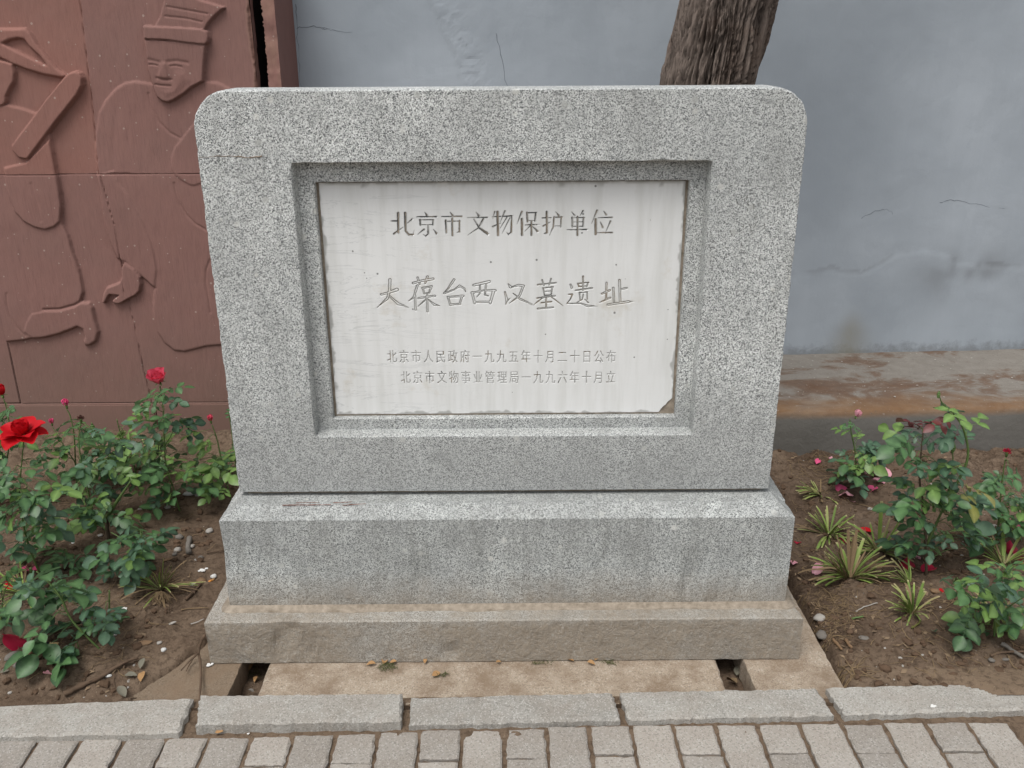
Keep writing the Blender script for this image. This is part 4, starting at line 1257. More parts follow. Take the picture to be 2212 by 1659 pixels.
# broken lower right corner and a chip beside it
cut_poly = [(mx1 - 0.041, mz0 - .01), (mx1 - 0.030, mz0 + .010), (mx1 - 0.012, mz0 + .030), (mx1 + .01, mz0 + .052), (mx1 + .02, mz0 - .02)]
corner = poly_sd(X, Z, cut_poly) + fbm(X * 60, Z * 60, 3, 333) * 0.004 > 0
I = np.arange(X.size).reshape(X.shape)
Qa = np.stack([I[:-1, :-1], I[:-1, 1:], I[1:, 1:], I[1:, :-1]], -1)
cell = OWN[:-1, :-1]
keep = ~corner[:-1, :-1]
V = np.stack([X, YM - H, Z], -1).reshape(-1, 3)
me, used = quadmesh('marble_panel', V, Qa[(cell == 0) & keep].reshape(-1, 4))
set_attr(me, 'cut', CUT.ravel()[used]); set_attr(me, 'paint', PAINT.ravel()[used] * 0)
mp = local(link('marble_panel', me, None, MT['marble']), st_)
for k, (chn, row) in enumerate(names):
    q = Qa[cell == k + 1].reshape(-1, 4)
    if len(q) == 0: continue
    me, used = quadmesh('carved_character', V, q)
    set_attr(me, 'cut', CUT.ravel()[used]); set_attr(me, 'paint', PAINT.ravel()[used])
    o = link('carved_character', me, None, MT['marble'])
    o.parent = mp
# rim of the marble
V = []; F = []
rim = [(mx0, mz0), (mx1 - 0.036, mz0), (mx1, mz0 + 0.042), (mx1, mz1), (mx0, mz1)]
for x, z in rim: V.append((x, YM - 0.0003, z))
for x, z in rim: V.append((x, YM + 0.012, z))
for k in range(5): F.append((k, (k + 1) % 5, 5 + (k + 1) % 5, 5 + k))
o = link('panel_rim', pymesh('panel_rim', V, F), None, MT['mortar']); o.parent = mp

# ---- plinth and base: worn blocks lofted from rectangles
def loft(name, rings, mat, parent, seed, jit=0.0015):
    """rings: (x0,x1,y0,y1,z) from bottom to top; corner edges rounded and chipped"""
    V = []; F = []; N = 0
    for ri, (x0, x1, y0, y1, z) in enumerate(rings):
        P = rrect2(x0, x1, y0, y1)
        N = len(P)
        X = np.array([p[0] for p in P]); Y = np.array([p[1] for p in P])
        n = fbm(X * 35, Y * 35 + z * 60, 4, seed) * jit * 3.2
        big = np.clip(fbm(X * 13 + 5, Y * 13 + z * 9, 3, seed + 3) - 0.13, 0, 1) * 0.045 * (1 if rings[ri][4] and ri not in (0,) else 0)
        dz = fbm(X * 28, Y * 28, 3, seed + 9) * jit * 1.2
        cx, cy = (x0 + x1) / 2, (y0 + y1) / 2
        for k, (x, y) in enumerate(P):
            sx = -1 if x < x0 + 0.004 else (1 if x > x1 - 0.004 else 0)
            sy = -1 if y < y0 + 0.004 else (1 if y > y1 - 0.004 else 0)
            m = abs(n[k]) + big[k]
            V.append((x - sx * m, y - sy * m, z + dz[k]))
    for r in range(len(rings) - 1):
        for k in range(N):
            F.append((r * N + k, r * N + (k + 1) % N, (r + 1) * N + (k + 1) % N, (r + 1) * N + k))
    F.append(tuple(range((len(rings) - 1) * N, len(rings) * N)))
    F.append(tuple(range(N))[::-1])
    me = pymesh(name, V, F)
    return local(link(name, me, None, mat), parent)
def rrect2(x0, x1, y0, y1):
    P = []
    nx_, ny_ = 190, 40
    for k in range(nx_): P.append((x0 + (x1 - x0) * k / nx_, y0))
    for k in range(ny_): P.append((x1, y0 + (y1 - y0) * k / ny_))
    for k in range(nx_): P.append((x1 - (x1 - x0) * k / nx_, y1))
    for k in range(ny_): P.append((x0, y1 - (y1 - y0) * k / ny_))
    return P
BX0, BX1, BY0, BY1, BZ = -0.826, 0.8195, -0.143, 0.36, 0.136
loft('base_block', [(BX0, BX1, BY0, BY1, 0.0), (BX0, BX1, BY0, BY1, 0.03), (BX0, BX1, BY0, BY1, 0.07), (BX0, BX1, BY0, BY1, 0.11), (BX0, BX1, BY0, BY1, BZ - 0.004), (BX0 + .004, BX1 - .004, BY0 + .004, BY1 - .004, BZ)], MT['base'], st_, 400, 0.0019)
MX0, MX1, MY0, MY1 = -0.772, 0.787, -0.078, 0.31
CH = 0.042
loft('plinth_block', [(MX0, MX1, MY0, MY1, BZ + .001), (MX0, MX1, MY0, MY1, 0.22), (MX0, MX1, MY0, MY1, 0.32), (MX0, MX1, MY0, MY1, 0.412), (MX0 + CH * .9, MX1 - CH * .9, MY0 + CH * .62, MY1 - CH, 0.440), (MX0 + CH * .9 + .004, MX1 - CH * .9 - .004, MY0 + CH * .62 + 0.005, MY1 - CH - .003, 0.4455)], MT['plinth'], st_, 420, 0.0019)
# mortar between slab and plinth (set back, leaving the dark slot) and the fillet on the base
box('mortar_bed', -0.715, 0.715, 0.020, 0.110, 0.4457, 0.4548, MT['mortar'], st_, 0)
V = []; F = []
def fillet(pts, out, h, seed):
    b = len(V); n = len(pts)
    for i, (x, y, ox, oy) in enumerate(pts):
        w = out * (1 + 0.5 * float(fbm(np.array([x * 12]), np.array([y * 12]), 3, seed)[0]))
        V.extend([(x, y, BZ + h), (x + ox * w * .45, y + oy * w * .45, BZ + h * .35), (x + ox * w, y + oy * w, BZ + 0.0016), (x + ox * w * 1.02, y + oy * w * 1.02, BZ - 0.001)])
    for i in range(n - 1):
        for k in range(3): F.append((b + i * 4 + k, b + (i + 1) * 4 + k, b + (i + 1) * 4 + k + 1, b + i * 4 + k + 1))
L_ = [(MX0 - .0, MY1 - t, -1, 0) for t in np.linspace(0, MY1 - MY0, 30)] + [(MX0, MY0, -.7, -.7)] + [(x, MY0, 0, -1) for x in np.linspace(MX0, MX1, 140)] + [(MX1, MY0, .7, -.7)] + [(MX1, MY0 + t, 1, 0) for t in np.linspace(0, MY1 - MY0, 30)]
fillet(L_, 0.022, 0.010, 430)
local(link('mortar_fillet', pymesh('mortar_fillet', V, F, True), None, MT['mortar']), st_)
# rusty scratches on the chamfer
V = []; F = []
def onch(px, py):
    p = at_y(px, py, MY0 + 0.02)
    y = MY0 + (p.z - 0.412) / 0.028 * CH * .62
    p = at_y(px, py, y); y = MY0 + (p.z - 0.412) / 0.028 * CH * .62
    return at_y(px, py, y) 
for (a, b, w) in (((610, 1091), (715, 1090), .0013), ((640, 1086), (690, 1085), .0008), ((720, 1086), (760, 1084), .0010), ((740, 1091), (790, 1088), .0009)):
    p, q = onch(*a), onch(*b)
    tube(V, F, [p.lerp(q, k / 8) + Vector((0, -0.0006, rng.uniform(-.0004, .0004))) for k in range(9)], w, w * .7, 5, .4)
local(link('rust_scratch', pymesh('rust_scratch', V, F), None, MT['rust']), st_)
# brown hairline stain across the upper left of the granite, and dark drip marks at the upper right
V = []; F = []
P = smooth_pts([at_y(x, y, -0.0001) for x, y in ((428, 341), (470, 337), (515, 338), (540, 341), (566, 337))], 6)
tube(V, F, [q + Vector((0, 0, rng.uniform(-.0012, .0012))) for q in P], 0.0004, 0.0016, 5, .5)
local(link('stain_line', pymesh('stain_line', V, F), None, MT['hair']), st_)
for k in range(26):
    V = []; F = []
    x, y = rng.gauss(1610, 22), rng.gauss(455, 45)
    P = [at_y(x + rng.uniform(-1, 1), y + j * rng.uniform(3, 7), -0.0001) for j in range(3)]
    tube(V, F, P, 0.0009, 0.0004, 5, .4)
    local(link('drip_mark', pymesh('drip_mark', V, F), None, MT['drip']), st_)
#PLANTS#
# ================================================================== ROSE LEAVES
def leaflet(V, F, A, base, yd, nrm, L, W, cup, droop):
    """oval pointed leaflet folded along its midrib; A collects the midrib attribute"""
    yd = yd.normalized(); xd = yd.cross(nrm).normalized(); zd = xd.cross(yd).normalized()
    prof = ((0.0, 0.02), (0.10, 0.42), (0.27, 0.84), (0.46, 1.0), (0.66, 0.90), (0.84, 0.55), (0.95, 0.22), (1.0, 0.0))
    b = len(V)
    for (t, w) in prof:
        c = base + yd * (t * L) - zd * (droop * L * t * t)
        ww = w * W / 2
        if t in (0.0, 1.0):
            V.append(c); A.append(1.0)
        else:
            V.append(c - xd * ww + zd * (cup * ww + rng.uniform(-.03, .03) * W)); A.append(0.0)
            V.append(c); A.append(1.0)
            V.append(c + xd * ww + zd * (cup * ww + rng.uniform(-.03, .03) * W)); A.append(0.0)
    n = 6
    r = [b + 1 + 3 * i for i in range(n)]
    F += [(b, r[0] + 1, r[0]), (b, r[0] + 2, r[0] + 1)]
    for i in range(n - 1):
        F += [(r[i], r[i] + 1, r[i + 1] + 1, r[i + 1]), (r[i] + 1, r[i] + 2, r[i + 1] + 2, r[i + 1] + 1)]
    e = b + 1 + 3 * n
    F += [(r[-1], r[-1] + 1, e), (r[-1] + 1, r[-1] + 2, e)]
def leaf_mesh(seed, size=1.0, n=5):
    rng.seed(seed)
    V = []; F = []; A = []
    L = 0.085 * size
    curl = rng.uniform(-0.02, 0.05)
    P = [Vector((rng.uniform(-.003, .003) * k, L * k / 4, -curl * L * (k / 4) ** 2 * 4)) for k in range(5)]
    tube(V, F, P, 0.0011, 0.0006, 4)
    A += [0.6] * len(V)
    up = Vector((0, 0, 1))
    specs = [(P[-1], Vector((rng.uniform(-.15, .15), 1, -.15)), 1.0)]
    if n >= 3:
        for s in (-1, 1): specs.append((P[3].lerp(P[2], rng.uniform(0, .3)), Vector((s, rng.uniform(.35, .75), rng.uniform(-.25, .1))), 0.86))
    if n >= 5:
        for s in (-1, 1): specs.append((P[1].lerp(P[2], rng.uniform(.1, .5)), Vector((s, rng.uniform(.2, .55), rng.uniform(-.3, .1))), 0.66))
    for (b, d, k) in specs:
        l = 0.052 * size * k * rng.uniform(.85, 1.15)
        nr = (up + Vector((rng.uniform(-.35, .35), rng.uniform(-.3, .3), 0))).normalized()
        leaflet(V, F, A, b, d, nr, l, l * rng.uniform(.62, .78), rng.uniform(0.10, 0.45), rng.uniform(0.0, 0.35))
    me = pymesh('leaf', V, F, True)
    set_attr(me, 'mid', A)
    return me
def with_mat(me, key):
    m = me.copy(); m.materials.clear(); m.materials.append(MT[key]); return m
_lm = [leaf_mesh(500 + i, 1.0, 5 if i % 3 else 3) for i in range(9)]
LEAF = {k: [with_mat(m, k) for m in _lm] for k in ('leaf', 'leaf_light', 'leaf_blue', 'leaf_yellow')}
LEAF['leaf_red'] = [with_mat(leaf_mesh(540 + i, 0.75, 5), 'leaf_red') for i in range(3)]
LEAF['big'] = [with_mat(leaf_mesh(560 + i, 1.28, 3), 'leaf') for i in range(4)]
rng.seed(11)

def petal_mesh(name, L, W, cup, curl, seed, ruffle=0.05, notch=0.0):
    """cupped petal: base at origin, grows along +Z, hollow side facing -Y"""
    r = random.Random(seed)
    V = []; F = []; A = []
    nu, nv = 9, 8
    wp = [0.30, 0.62, 0.84, 0.97, 1.0, 0.96, 0.82, 0.58]
    ph = r.uniform(0, 6)
    for j in range(nv):
        t = j / (nv - 1)
        for i in range(nu):
            u = -1 + 2 * i / (nu - 1)
            x = u * W / 2 * wp[j]
            bow = cup * (1 - math.cos(u * 1.25)) * W * (0.5 + 0.5 * (1 - t))
            back = curl * L * t * t
            z = L * t * (1 - 0.10 * u * u * t) - notch * L * t * t * math.exp(-(u / 0.25) ** 2)
            y = -bow + back + ruffle * W * t * t * math.sin(3.2 * u + ph)
            V.append((x, y, z)); A.append(math.exp(-(u / 0.3) ** 2) * (1 - t))
    for j in range(nv - 1):
        for i in range(nu - 1):
            F.append((j * nu + i, j * nu + i + 1, (j + 1) * nu + i + 1, (j + 1) * nu + i))
    me = pymesh(name, V, F, True)
    set_attr(me, 'mid', A)
    return me
PET = {}
def petal_variants(key):
    if key not in PET:
        PET[key] = {'core': [with_mat(petal_mesh('petal', .030, .026, .55, -.15, 600 + i), key) for i in range(2)],
                    'cup': [with_mat(petal_mesh('petal', .036, .038, .40, .02, 610 + i), key) for i in range(3)],
                    'open': [with_mat(petal_mesh('petal', .046, .050, .22, .38, 620 + i, .07), key) for i in range(3)],
                    'flat': [with_mat(petal_mesh('petal', .032, .030, .16, .30, 630 + i, .10, .1), key) for i in range(3)]}
    return PET[key]
def rose(parent, pos, key, size, kind, lean=(0, 0), label=None):
    """bloom: calyx and core in the mesh, petals as sub-parts"""
    V = []; F = []
    up = Vector((lean[0], lean[1], 1)).normalized()
    tube(V, F, [pos - up * 0.016 * size, pos - up * 0.008 * size, pos + up * 0.004 * size, pos + up * .010 * size], .0035 * size, .007 * size, 8)
    q = up.to_track_quat('Z', 'Y')
    for k in range(5):
        a = k * 1.2566 + 0.4
        d = q @ Vector((math.cos(a), math.sin(a), -0.35 if kind != 'bud' else 1.1)).normalized()
        s = q @ Vector((-math.sin(a), math.cos(a), 0))
        b = len(V); c = pos + d * 0.003
        V += [c - s * .003 * size, c + s * .003 * size, c + d * .012 * size + s * .0025 * size, c + d * .022 * size, c + d * .012 * size - s * .0025 * size]
        F += [(b, b + 1, b + 2, b + 4), (b + 4, b + 2, b + 3)]
    bl = link('bloom' if kind != 'bud' else 'bud', pymesh('bloom', V, F, True), None, MT['sepal'])
    local(bl, parent)
    if label: bl['label'] = label
    pv = petal_variants(key)
    M0 = Matrix.Translation(pos) @ q.to_matrix().to_4x4()
    def put(var, n, rad, tilt, sc_, z, a0, jit=0.12):
        for k in range(n):
            a = a0 + 2 * math.pi * k / n + rng.uniform(-jit, jit)
            Mx = M0 @ Matrix.Rotation(a, 4, 'Z') @ Matrix.Translation((0, rad * size, z * size)) @ Matrix.Rotation(-tilt + rng.uniform(-.08, .08), 4, 'X') @ Matrix.Scale(sc_ * size * rng.uniform(.93, 1.07), 4)
            o = bpy.data.objects.new('petal', rng.choice(pv[var])); COL.objects.link(o)
            o.parent = bl
            o.matrix_local = Matrix.Translation(-Vector(parent.location)) @ Mx if False else Mx
    if kind == 'open':
        put('core', 4, .003, -.10, .80, .004, 0.2); put('cup', 5, .008, .05, .92, .002, 0.6); put('cup', 5, .011, .28, 1.08, .000, 1.1)
        put('open', 5, .012, .75, 1.05, -.001, 0.3); put('open', 6, .010, 1.25, 1.08, -.003, 0.0, .2)
    elif kind == 'cup':
        put('core', 4, .003, -.12, .82, .004, 0.2); put('cup', 5, .007, .02, .92, .002, 0.6); put('cup', 5, .010, .22, 1.02, .000, 1.1); put('cup', 6, .014, .42, 1.22, -.002, 0.3)
    elif kind == 'half':
        put('core', 4, .002, -.14, .95, .002, 0.2); put('cup', 5, .005, .0, 1.02, .0, 0.6); put('cup', 4, .007, .25, 1.05, -.001, 1.3)
    elif kind == 'bud':
        put('core', 4, .001, -.16, .82, .002, 0.2); put('core', 5, .004, -.06, .92, .0, 0.8)
    return bl
def dry_head(parent, pos, size, key='brown_head'):
    V = []; F = []
    tube(V, F, [pos - Vector((0, 0, .012)), pos, pos + Vector((0, 0, .006))], .003, .0065, 7)
    o1 = local(link('bud', pymesh('bud', V, F, True), None, MT['sepal']), parent)
    V = []; F = []
    for k in range(70):
        a = rng.uniform(0, 6.28); e = rng.uniform(0.1, 1.5)
        d = Vector((math.cos(a) * math.cos(e), math.sin(a) * math.cos(e), math.sin(e)))
        tube(V, F, [pos + Vector((0, 0, .004)), pos + Vector((0, 0, .004)) + d * .011 * size * rng.uniform(.7, 1.1)], .0004, .0009 * size, 3)
    local(link('dry_stamens', pymesh('dry_stamens', V, F), None, MT[key]), parent)
def green_bud(parent, pos, size):
    V = []; F = []
    P = [pos + Vector((0, 0, z * size)) for z in (-.010, -.003, .006, .015, .022, .030)]
    b = len(V)
    tube(V, F, P[:2], .003 * size, .0065 * size, 8)
    rr = [.0065, .0085, .0078, .004, .0006]
    for i in range(4):
        tube(V, F, [P[i + 1], P[i + 2]], rr[i] * size, rr[i + 1] * size, 8)
    local(link('bud', pymesh('bud', V, F, True), None, MT['sepal']), parent)

def bush(label, base, stems, clusters, flowers=(), group='rose bushes in the flower bed', mats=('leaf', 'leaf', 'leaf_blue', 'leaf_light', 'leaf'), lean_y=0.0, thick=0.0032, woody=0.0, extras=(), name='rose_bush', scale=1.0):
    b3 = on_soil(*base)
    t = empty(name, (b3.x, b3.y, gz(b3.x, b3.y)))
    tag(t, label, 'rose bush', group)
    S3 = []
    zt = None
    for si, s in enumerate(stems):
        P = []
        for k, p in enumerate(s):
            f = k / max(len(s) - 1, 1)
            y = b3.y + lean_y * f + (0.03 * math.sin(si * 2.1)) * f
            q = at_y(p[0], p[1], y)
            P.append(q)
        if si == 0: P[0] = Vector((b3.x, b3.y, t.location.z - 0.02))
        elif S3:   # branch: start on the nearest point of the earlier stems
            P[0] = min((q for st3 in S3 for q in st3), key=lambda q: (q - P[0]).length).copy()
        P = smooth_pts(P, 5)
        S3.append(P)
        V = []; F = []
        r = thick * (1 if si == 0 else .75)
        tube(V, F, P, r + woody, r * 0.55, 6, .12)
        # prickles
        for k in range(2, len(P) - 1, 2):
            a = rng.uniform(0, 6.28); d = Vector((math.cos(a), math.sin(a), .2))
            tube(V, F, [P[k], P[k] + d * .006], .0010, .0001, 3)
        me = pymesh('stem', V, F, True)
        local(link('stem', me, None, MT['stem_dark' if woody and si == 0 else 'stem']), t)
    allp = [q for st3 in S3 for q in st3]
    V = []; F = []
    for (cx, cy, rx, ry, n, *opt) in clusters:
        ms = opt[0] if opt else mats
        if isinstance(ms, str): ms = (ms,)
        for _ in range(int(n * 1.2 + .5)):
            a = rng.uniform(0, 6.28); rr = math.sqrt(rng.random())
            px, py = cx + rx * rr * math.cos(a), cy + ry * rr * math.sin(a)
            p = at_y(px, py, b3.y + lean_y * .5 + rng.uniform(-.09, .09))
            g_ = gz(p.x, p.y)
            p.z = max(p.z, g_ + 0.035)
            # the stem point it springs from, at about its own height or lower
            s = min(allp, key=lambda q: (q - p).length + (0.6 * max(0, q.z - p.z)))
            d = p - s
            key = rng.choice(ms)
            if d.length < 0.02 or d.xy.length < 0.015:
                a = rng.uniform(0, 6.28); d = Vector((math.cos(a), math.sin(a), rng.uniform(-.1, .5))) * 0.03; p = s + d
            q0 = s + d * 0.15 if d.length < 0.07 else p - d.normalized() * 0.045
            if (q0 - s).length > 0.012:
                mid = s.lerp(q0, .5) + Vector((0, 0, .012))
                tube(V, F, smooth_pts([s, mid, q0], 2), .0013, .0010, 4)
            yd = (d.normalized() + Vector((rng.uniform(-.35, .35), rng.uniform(-.55, .15), rng.uniform(-.45, .15)))).normalized()
            up = Vector((rng.uniform(-.8, .8), rng.uniform(-.95, .35), 1.0)).normalized()
            xd = yd.cross(up).normalized(); zd = xd.cross(yd).normalized()
            sc_ = (0.58 + 0.50 * rng.random() ** 1.3) * scale
            Mx = Matrix(((xd.x, yd.x, zd.x, q0.x), (xd.y, yd.y, zd.y, q0.y), (xd.z, yd.z, zd.z, q0.z), (0, 0, 0, 1))) @ Matrix.Scale(sc_, 4)
            o = bpy.data.objects.new('leaf', rng.choice(LEAF[key])); COL.objects.link(o)
            o.parent = t
            o.matrix_local = Matrix.Translation(-t.location) @ Mx
            if key == 'leaf_red': o['label'] = 'young dark red leaf'
    if V: local(link('twigs', pymesh('twigs', V, F, True), None, MT['stem']), t)['kind'] = 'stuff'
    for fl in flowers:
        px, py, key, size, kind, *o_ = fl
        p = min(allp, key=lambda q: (q - at_y(px, py, q.y)).length).copy()
        tgt = at_y(px, py, p.y)
        if kind in ('dry', 'dryred'): dry_head(t, tgt, size, 'brown_head' if kind == 'dry' else 'crimson')
        elif kind == 'green': green_bud(t, tgt, size)
        else: rose(t, tgt, key, size, kind, o_[0] if o_ else (0, 0), o_[1] if len(o_) > 1 else None)
    return t

D3 = ('leaf', 'leaf', 'leaf_blue')
bush('rose bush with one big open scarlet rose at the left edge', (88, 1238), [[(88, 1238), (62, 1180), (48, 1120), (42, 1070), (46, 1010), (52, 945)]],
     [(30, 1015, 48, 32, 7), (75, 1055, 55, 40, 9), (28, 1120, 48, 45, 9), (100, 1115, 40, 40, 8), (60, 1165, 50, 22, 5)], [(49, 938, 'red', 1.12, 'open', (-.03, -.12), 'open scarlet rose')], lean_y=-.02)
bush('rose bush with a red rose half cut off by the left edge of the photo', (-10, 1110), [[(-10, 1110), (5, 1040), (20, 960), (18, 900), (8, 862)]],
     [(22, 905, 40, 26, 8), (8, 960, 45, 30, 8), (-25, 1010, 40, 40, 6)], [(4, 852, 'red', .9, 'half', (-.2, 0), 'half-open red rose')], mats=('leaf', 'leaf_light', 'leaf'))
bush('rose bush with two pink buds side by side against the sandstone foot', (165, 1065), [[(165, 1065), (163, 1000), (160, 940), (152, 900), (144, 884)], [(163, 1000), (130, 950), (113, 922)]],
     [(150, 945, 42, 30, 9), (118, 985, 42, 40, 8), (165, 1000, 40, 40, 6)], [(143, 875, 'pink', .92, 'bud', (-.1, 0)), (112, 914, 'pink', .72, 'bud')], mats=('leaf', 'leaf_light', 'leaf'))
bush('rose bush with a dry brown flower head and a green bud', (205, 1122), [[(205, 1122), (190, 1060), (176, 1000), (170, 950), (174, 915)], [(190, 1040), (216, 985), (202, 940)]],
     [(205, 955, 55, 30, 10), (245, 1005, 52, 36, 11), (162, 1030, 40, 40, 8), (222, 1070, 50, 28, 8)], [(175, 908, '', 1.3, 'dry'), (201, 930, '', 1.0, 'green')], mats=('leaf', 'leaf', 'leaf_light', 'leaf_blue'))
bush('low rose bush with pale fresh leaves close to the foot of the sandstone wall', (300, 1045), [[(300, 1045), (285, 990), (262, 940), (252, 905)]],
     [(250, 930, 28, 26, 6, ('leaf_light',)), (290, 975, 60, 30, 13, ('leaf_light', 'leaf')), (240, 985, 40, 25, 7, ('leaf_light', 'leaf')), (330, 1000, 35, 20, 5)])
bush('tallest rose bush, carrying a full coral rose in front of the sandstone', (390, 1105), [[(390, 1105), (376, 1060), (358, 1000), (355, 940), (352, 880), (347, 838)], [(357, 960), (374, 930), (370, 905)]],
     [(353, 862, 40, 32, 8), (345, 915, 50, 34, 10), (385, 905, 25, 30, 4), (335, 985, 60, 42, 12), (395, 1035, 48, 42, 10), (300, 1040, 42, 30, 7), (360, 1080, 40, 20, 5)],
     [(344, 823, 'pinkred', 1.0, 'cup', (-.05, -.40), 'full coral-pink rose')])
bush('slender rose bush with a single coral bud beside the granite slab', (502, 1085), [[(502, 1085), (482, 1010), (469, 950), (458, 918)]],
     [(430, 985, 32, 34, 8, ('leaf_light', 'leaf')), (462, 1010, 28, 30, 6, ('leaf_light', 'leaf')), (430, 945, 22, 20, 3, ('leaf_light',)), (470, 1060, 30, 20, 4)], [(455, 908, 'pinkred', .80, 'bud', (-.1, 0))])
bush('rose bush half hidden behind the left edge of the granite slab', (512, 1030), [[(512, 1030), (503, 950), (494, 890)]],
     [(496, 892, 18, 22, 4), (500, 955, 22, 34, 6), (492, 1010, 25, 22, 4)], mats=('leaf', 'leaf_light'))
bush('low bushy rose between the tall coral rose and the grass tuft', (305, 1252), [[(305, 1252), (304, 1200), (306, 1150)], [(304, 1210), (270, 1170), (240, 1150)]],
     [(290, 1150, 62, 22, 8), (285, 1195, 60, 32, 10), (245, 1215, 25, 22, 4), (310, 1225, 30, 20, 4)], mats=('leaf_blue', 'leaf', 'leaf', 'leaf_light', 'leaf_blue'))
bush('sprawling rose shoot ending in a dry head with one pink petal', (222, 1398), [[(222, 1398), (158, 1344), (132, 1292), (105, 1258), (78, 1234)]],
     [(92, 1262, 38, 20, 6), (128, 1290, 42, 26, 7), (152, 1245, 25, 25, 3), (105, 1352, 30, 20, 3, ('big',)), (140, 1330, 20, 20, 3, ('big',)), (170, 1300, 25, 20, 2)], [(66, 1229, '', 1.25, 'dry')], mats=('leaf', 'big', 'leaf_blue'))
bush('small low rose plant in front of the grass tuft', (238, 1378), [[(238, 1378), (235, 1340), (236, 1305), (236, 1275)]],
     [(235, 1335, 38, 30, 10, ('leaf_blue', 'leaf'))], scale=.8)
bush('dark low rose leaves round a cut woody stub', (142, 1222), [[(142, 1228), (142, 1190)]],
     [(108, 1200, 50, 16, 8), (172, 1213, 25, 14, 4)], mats=('leaf',), thick=.005, woody=.003)
bush('low rose with a small pink flower beside a thick woody stub', (232, 1165), [[(234, 1168), (231, 1135), (229, 1100)], [(231, 1140), (215, 1128), (207, 1130)], [(231, 1120), (255, 1080), (282, 1040)]],
     [(182, 1105, 22, 18, 3), (240, 1110, 40, 25, 5), (215, 1090, 30, 20, 4), (190, 1125, 20, 14, 2, ('leaf_light',))], [(205, 1132, 'pale', .62, 'half')], thick=.006, woody=.004)
bush('rose leaves cut off by the left edge beside the cluster of pebbles', (-12, 1395), [[(-12, 1395), (0, 1350), (6, 1300)]],
     [(8, 1330, 30, 34, 7), (15, 1250, 20, 20, 3, ('leaf_light', 'leaf'))])
bush('ground-hugging rose leaves speckled with dried mud', (172, 1398), [[(172, 1402), (168, 1392), (165, 1385)]],
     [(160, 1412, 34, 20, 5, ('leaf', 'leaf_blue')), (155, 1440, 15, 18, 2)], thick=.002)
# right bed
bush('small dark rose bush with a wilted pale pink bloom in front of the ledge', (1850, 1048), [[(1850, 1048), (1848, 985), (1838, 930), (1836, 905)]],
     [(1845, 985, 34, 28, 10), (1850, 1022, 36, 20, 9), (1885, 975, 28, 20, 5), (1842, 935, 18, 16, 3)], [(1850, 899, 'pale', .66, 'half', (.5, 0), 'wilted pale pink bloom')], mats=('leaf_blue', 'leaf', 'leaf', 'leaf_light', 'leaf_blue'), lean_y=.01)
bush('largest rose bush at the right, with a green bud and young dark red leaves', (2003, 1240), [[(2003, 1242), (2000, 1180), (1995, 1100), (1986, 1030), (1991, 965), (1995, 925)], [(2000, 1180), (2040, 1090), (2057, 1020), (2058, 975)], [(2040, 1090), (2088, 1000), (2084, 935), (2060, 893), (2036, 872), (2028, 850)]],
     [(1960, 950, 26, 12, 3), (1990, 940, 26, 22, 3, ('leaf_blue',)), (2078, 925, 25, 30, 4, ('leaf_blue', 'leaf_light')), (2045, 885, 22, 16, 3, ('leaf_blue', 'leaf_light')), (1985, 915, 22, 9, 3, ('leaf_red',)), (2042, 925, 14, 12, 2, ('leaf_red',)),
      (1985, 1080, 62, 46, 17), (2060, 1055, 50, 52, 15), (1990, 1160, 50, 34, 11), (2095, 1115, 36, 40, 8), (2078, 1165, 25, 18, 4), (2000, 1010, 45, 30, 6), (2080, 1052, 22, 12, 2, ('leaf_yellow',))],
     [(2058, 972, '', .9, 'green'), (2027, 856, '', .6, 'green')], mats=('leaf_blue', 'leaf', 'leaf', 'leaf_light', 'leaf_blue'), woody=.002)
bush('rose bush with a spent crimson flower head near the right edge', (2152, 1188), [[(2152, 1188), (2160, 1090), (2166, 1030), (2172, 990)]],
     [(2168, 1055, 46, 46, 14), (2180, 1115, 42, 36, 12), (2120, 1150, 22, 14, 3), (2215, 1080, 30, 50, 6)], [(2175, 980, '', 1.3, 'dryred')], mats=('leaf_blue', 'leaf', 'leaf', 'leaf_light', 'leaf_blue'))
bush('spreading rose bush in the lower right corner', (2150, 1378), [[(2150, 1380), (2150, 1320), (2160, 1260), (2175, 1225)], [(2150, 1330), (2100, 1290), (2060, 1260)], [(2150, 1330), (2195, 1300), (2230, 1280)]],
     [(2140, 1285, 68, 46, 17), (2185, 1235, 40, 26, 7), (2095, 1345, 34, 18, 4), (2195, 1335, 36, 34, 8), (2062, 1250, 26, 18, 3), (2165, 1375, 20, 14, 2)], scale=.85, mats=('leaf_blue', 'leaf', 'leaf', 'leaf_light', 'leaf_blue'))
for (px, py, lab) in ((2108, 1300, 0),): pass

# ================================================================== CUT TUFTS
def blade_mesh(seed, bend):
    r = random.Random(seed)
    V = []; F = []; A = []
    n = 7
    for i in range(n):
        t = i / (n - 1)
        w = (0.55 + 0.45 * min(1, t * 2.2)) * (1.0 if t < .8 else 1 - (t - .8) * 1.3)
        y = math.sin(bend * t) / max(bend, .01) if bend else t
        z = (1 - math.cos(bend * t)) / max(bend, .01) if bend else 0
        for s in (-1, 0, 1):
            V.append((s * w * .5 * 0.085, y, -z + abs(s) * .012)); A.append(t)
    for i in range(n - 1):
        for k in range(2): F.append((i * 3 + k, i * 3 + k + 1, (i + 1) * 3 + k + 1, (i + 1) * 3 + k))
    me = pymesh('blade', V, F, True)
    set_attr(me, 'mid', A)
    me.materials.append(MT['blade'])
    return me
BL = [blade_mesh(700 + i, b) for i, b in enumerate((0.05, .3, .6, .9, 1.2, 1.6))]
BLS = []
for m in BL:
    q = m.copy(); q.materials.clear(); q.materials.append(MT['straw']); BLS.append(q)
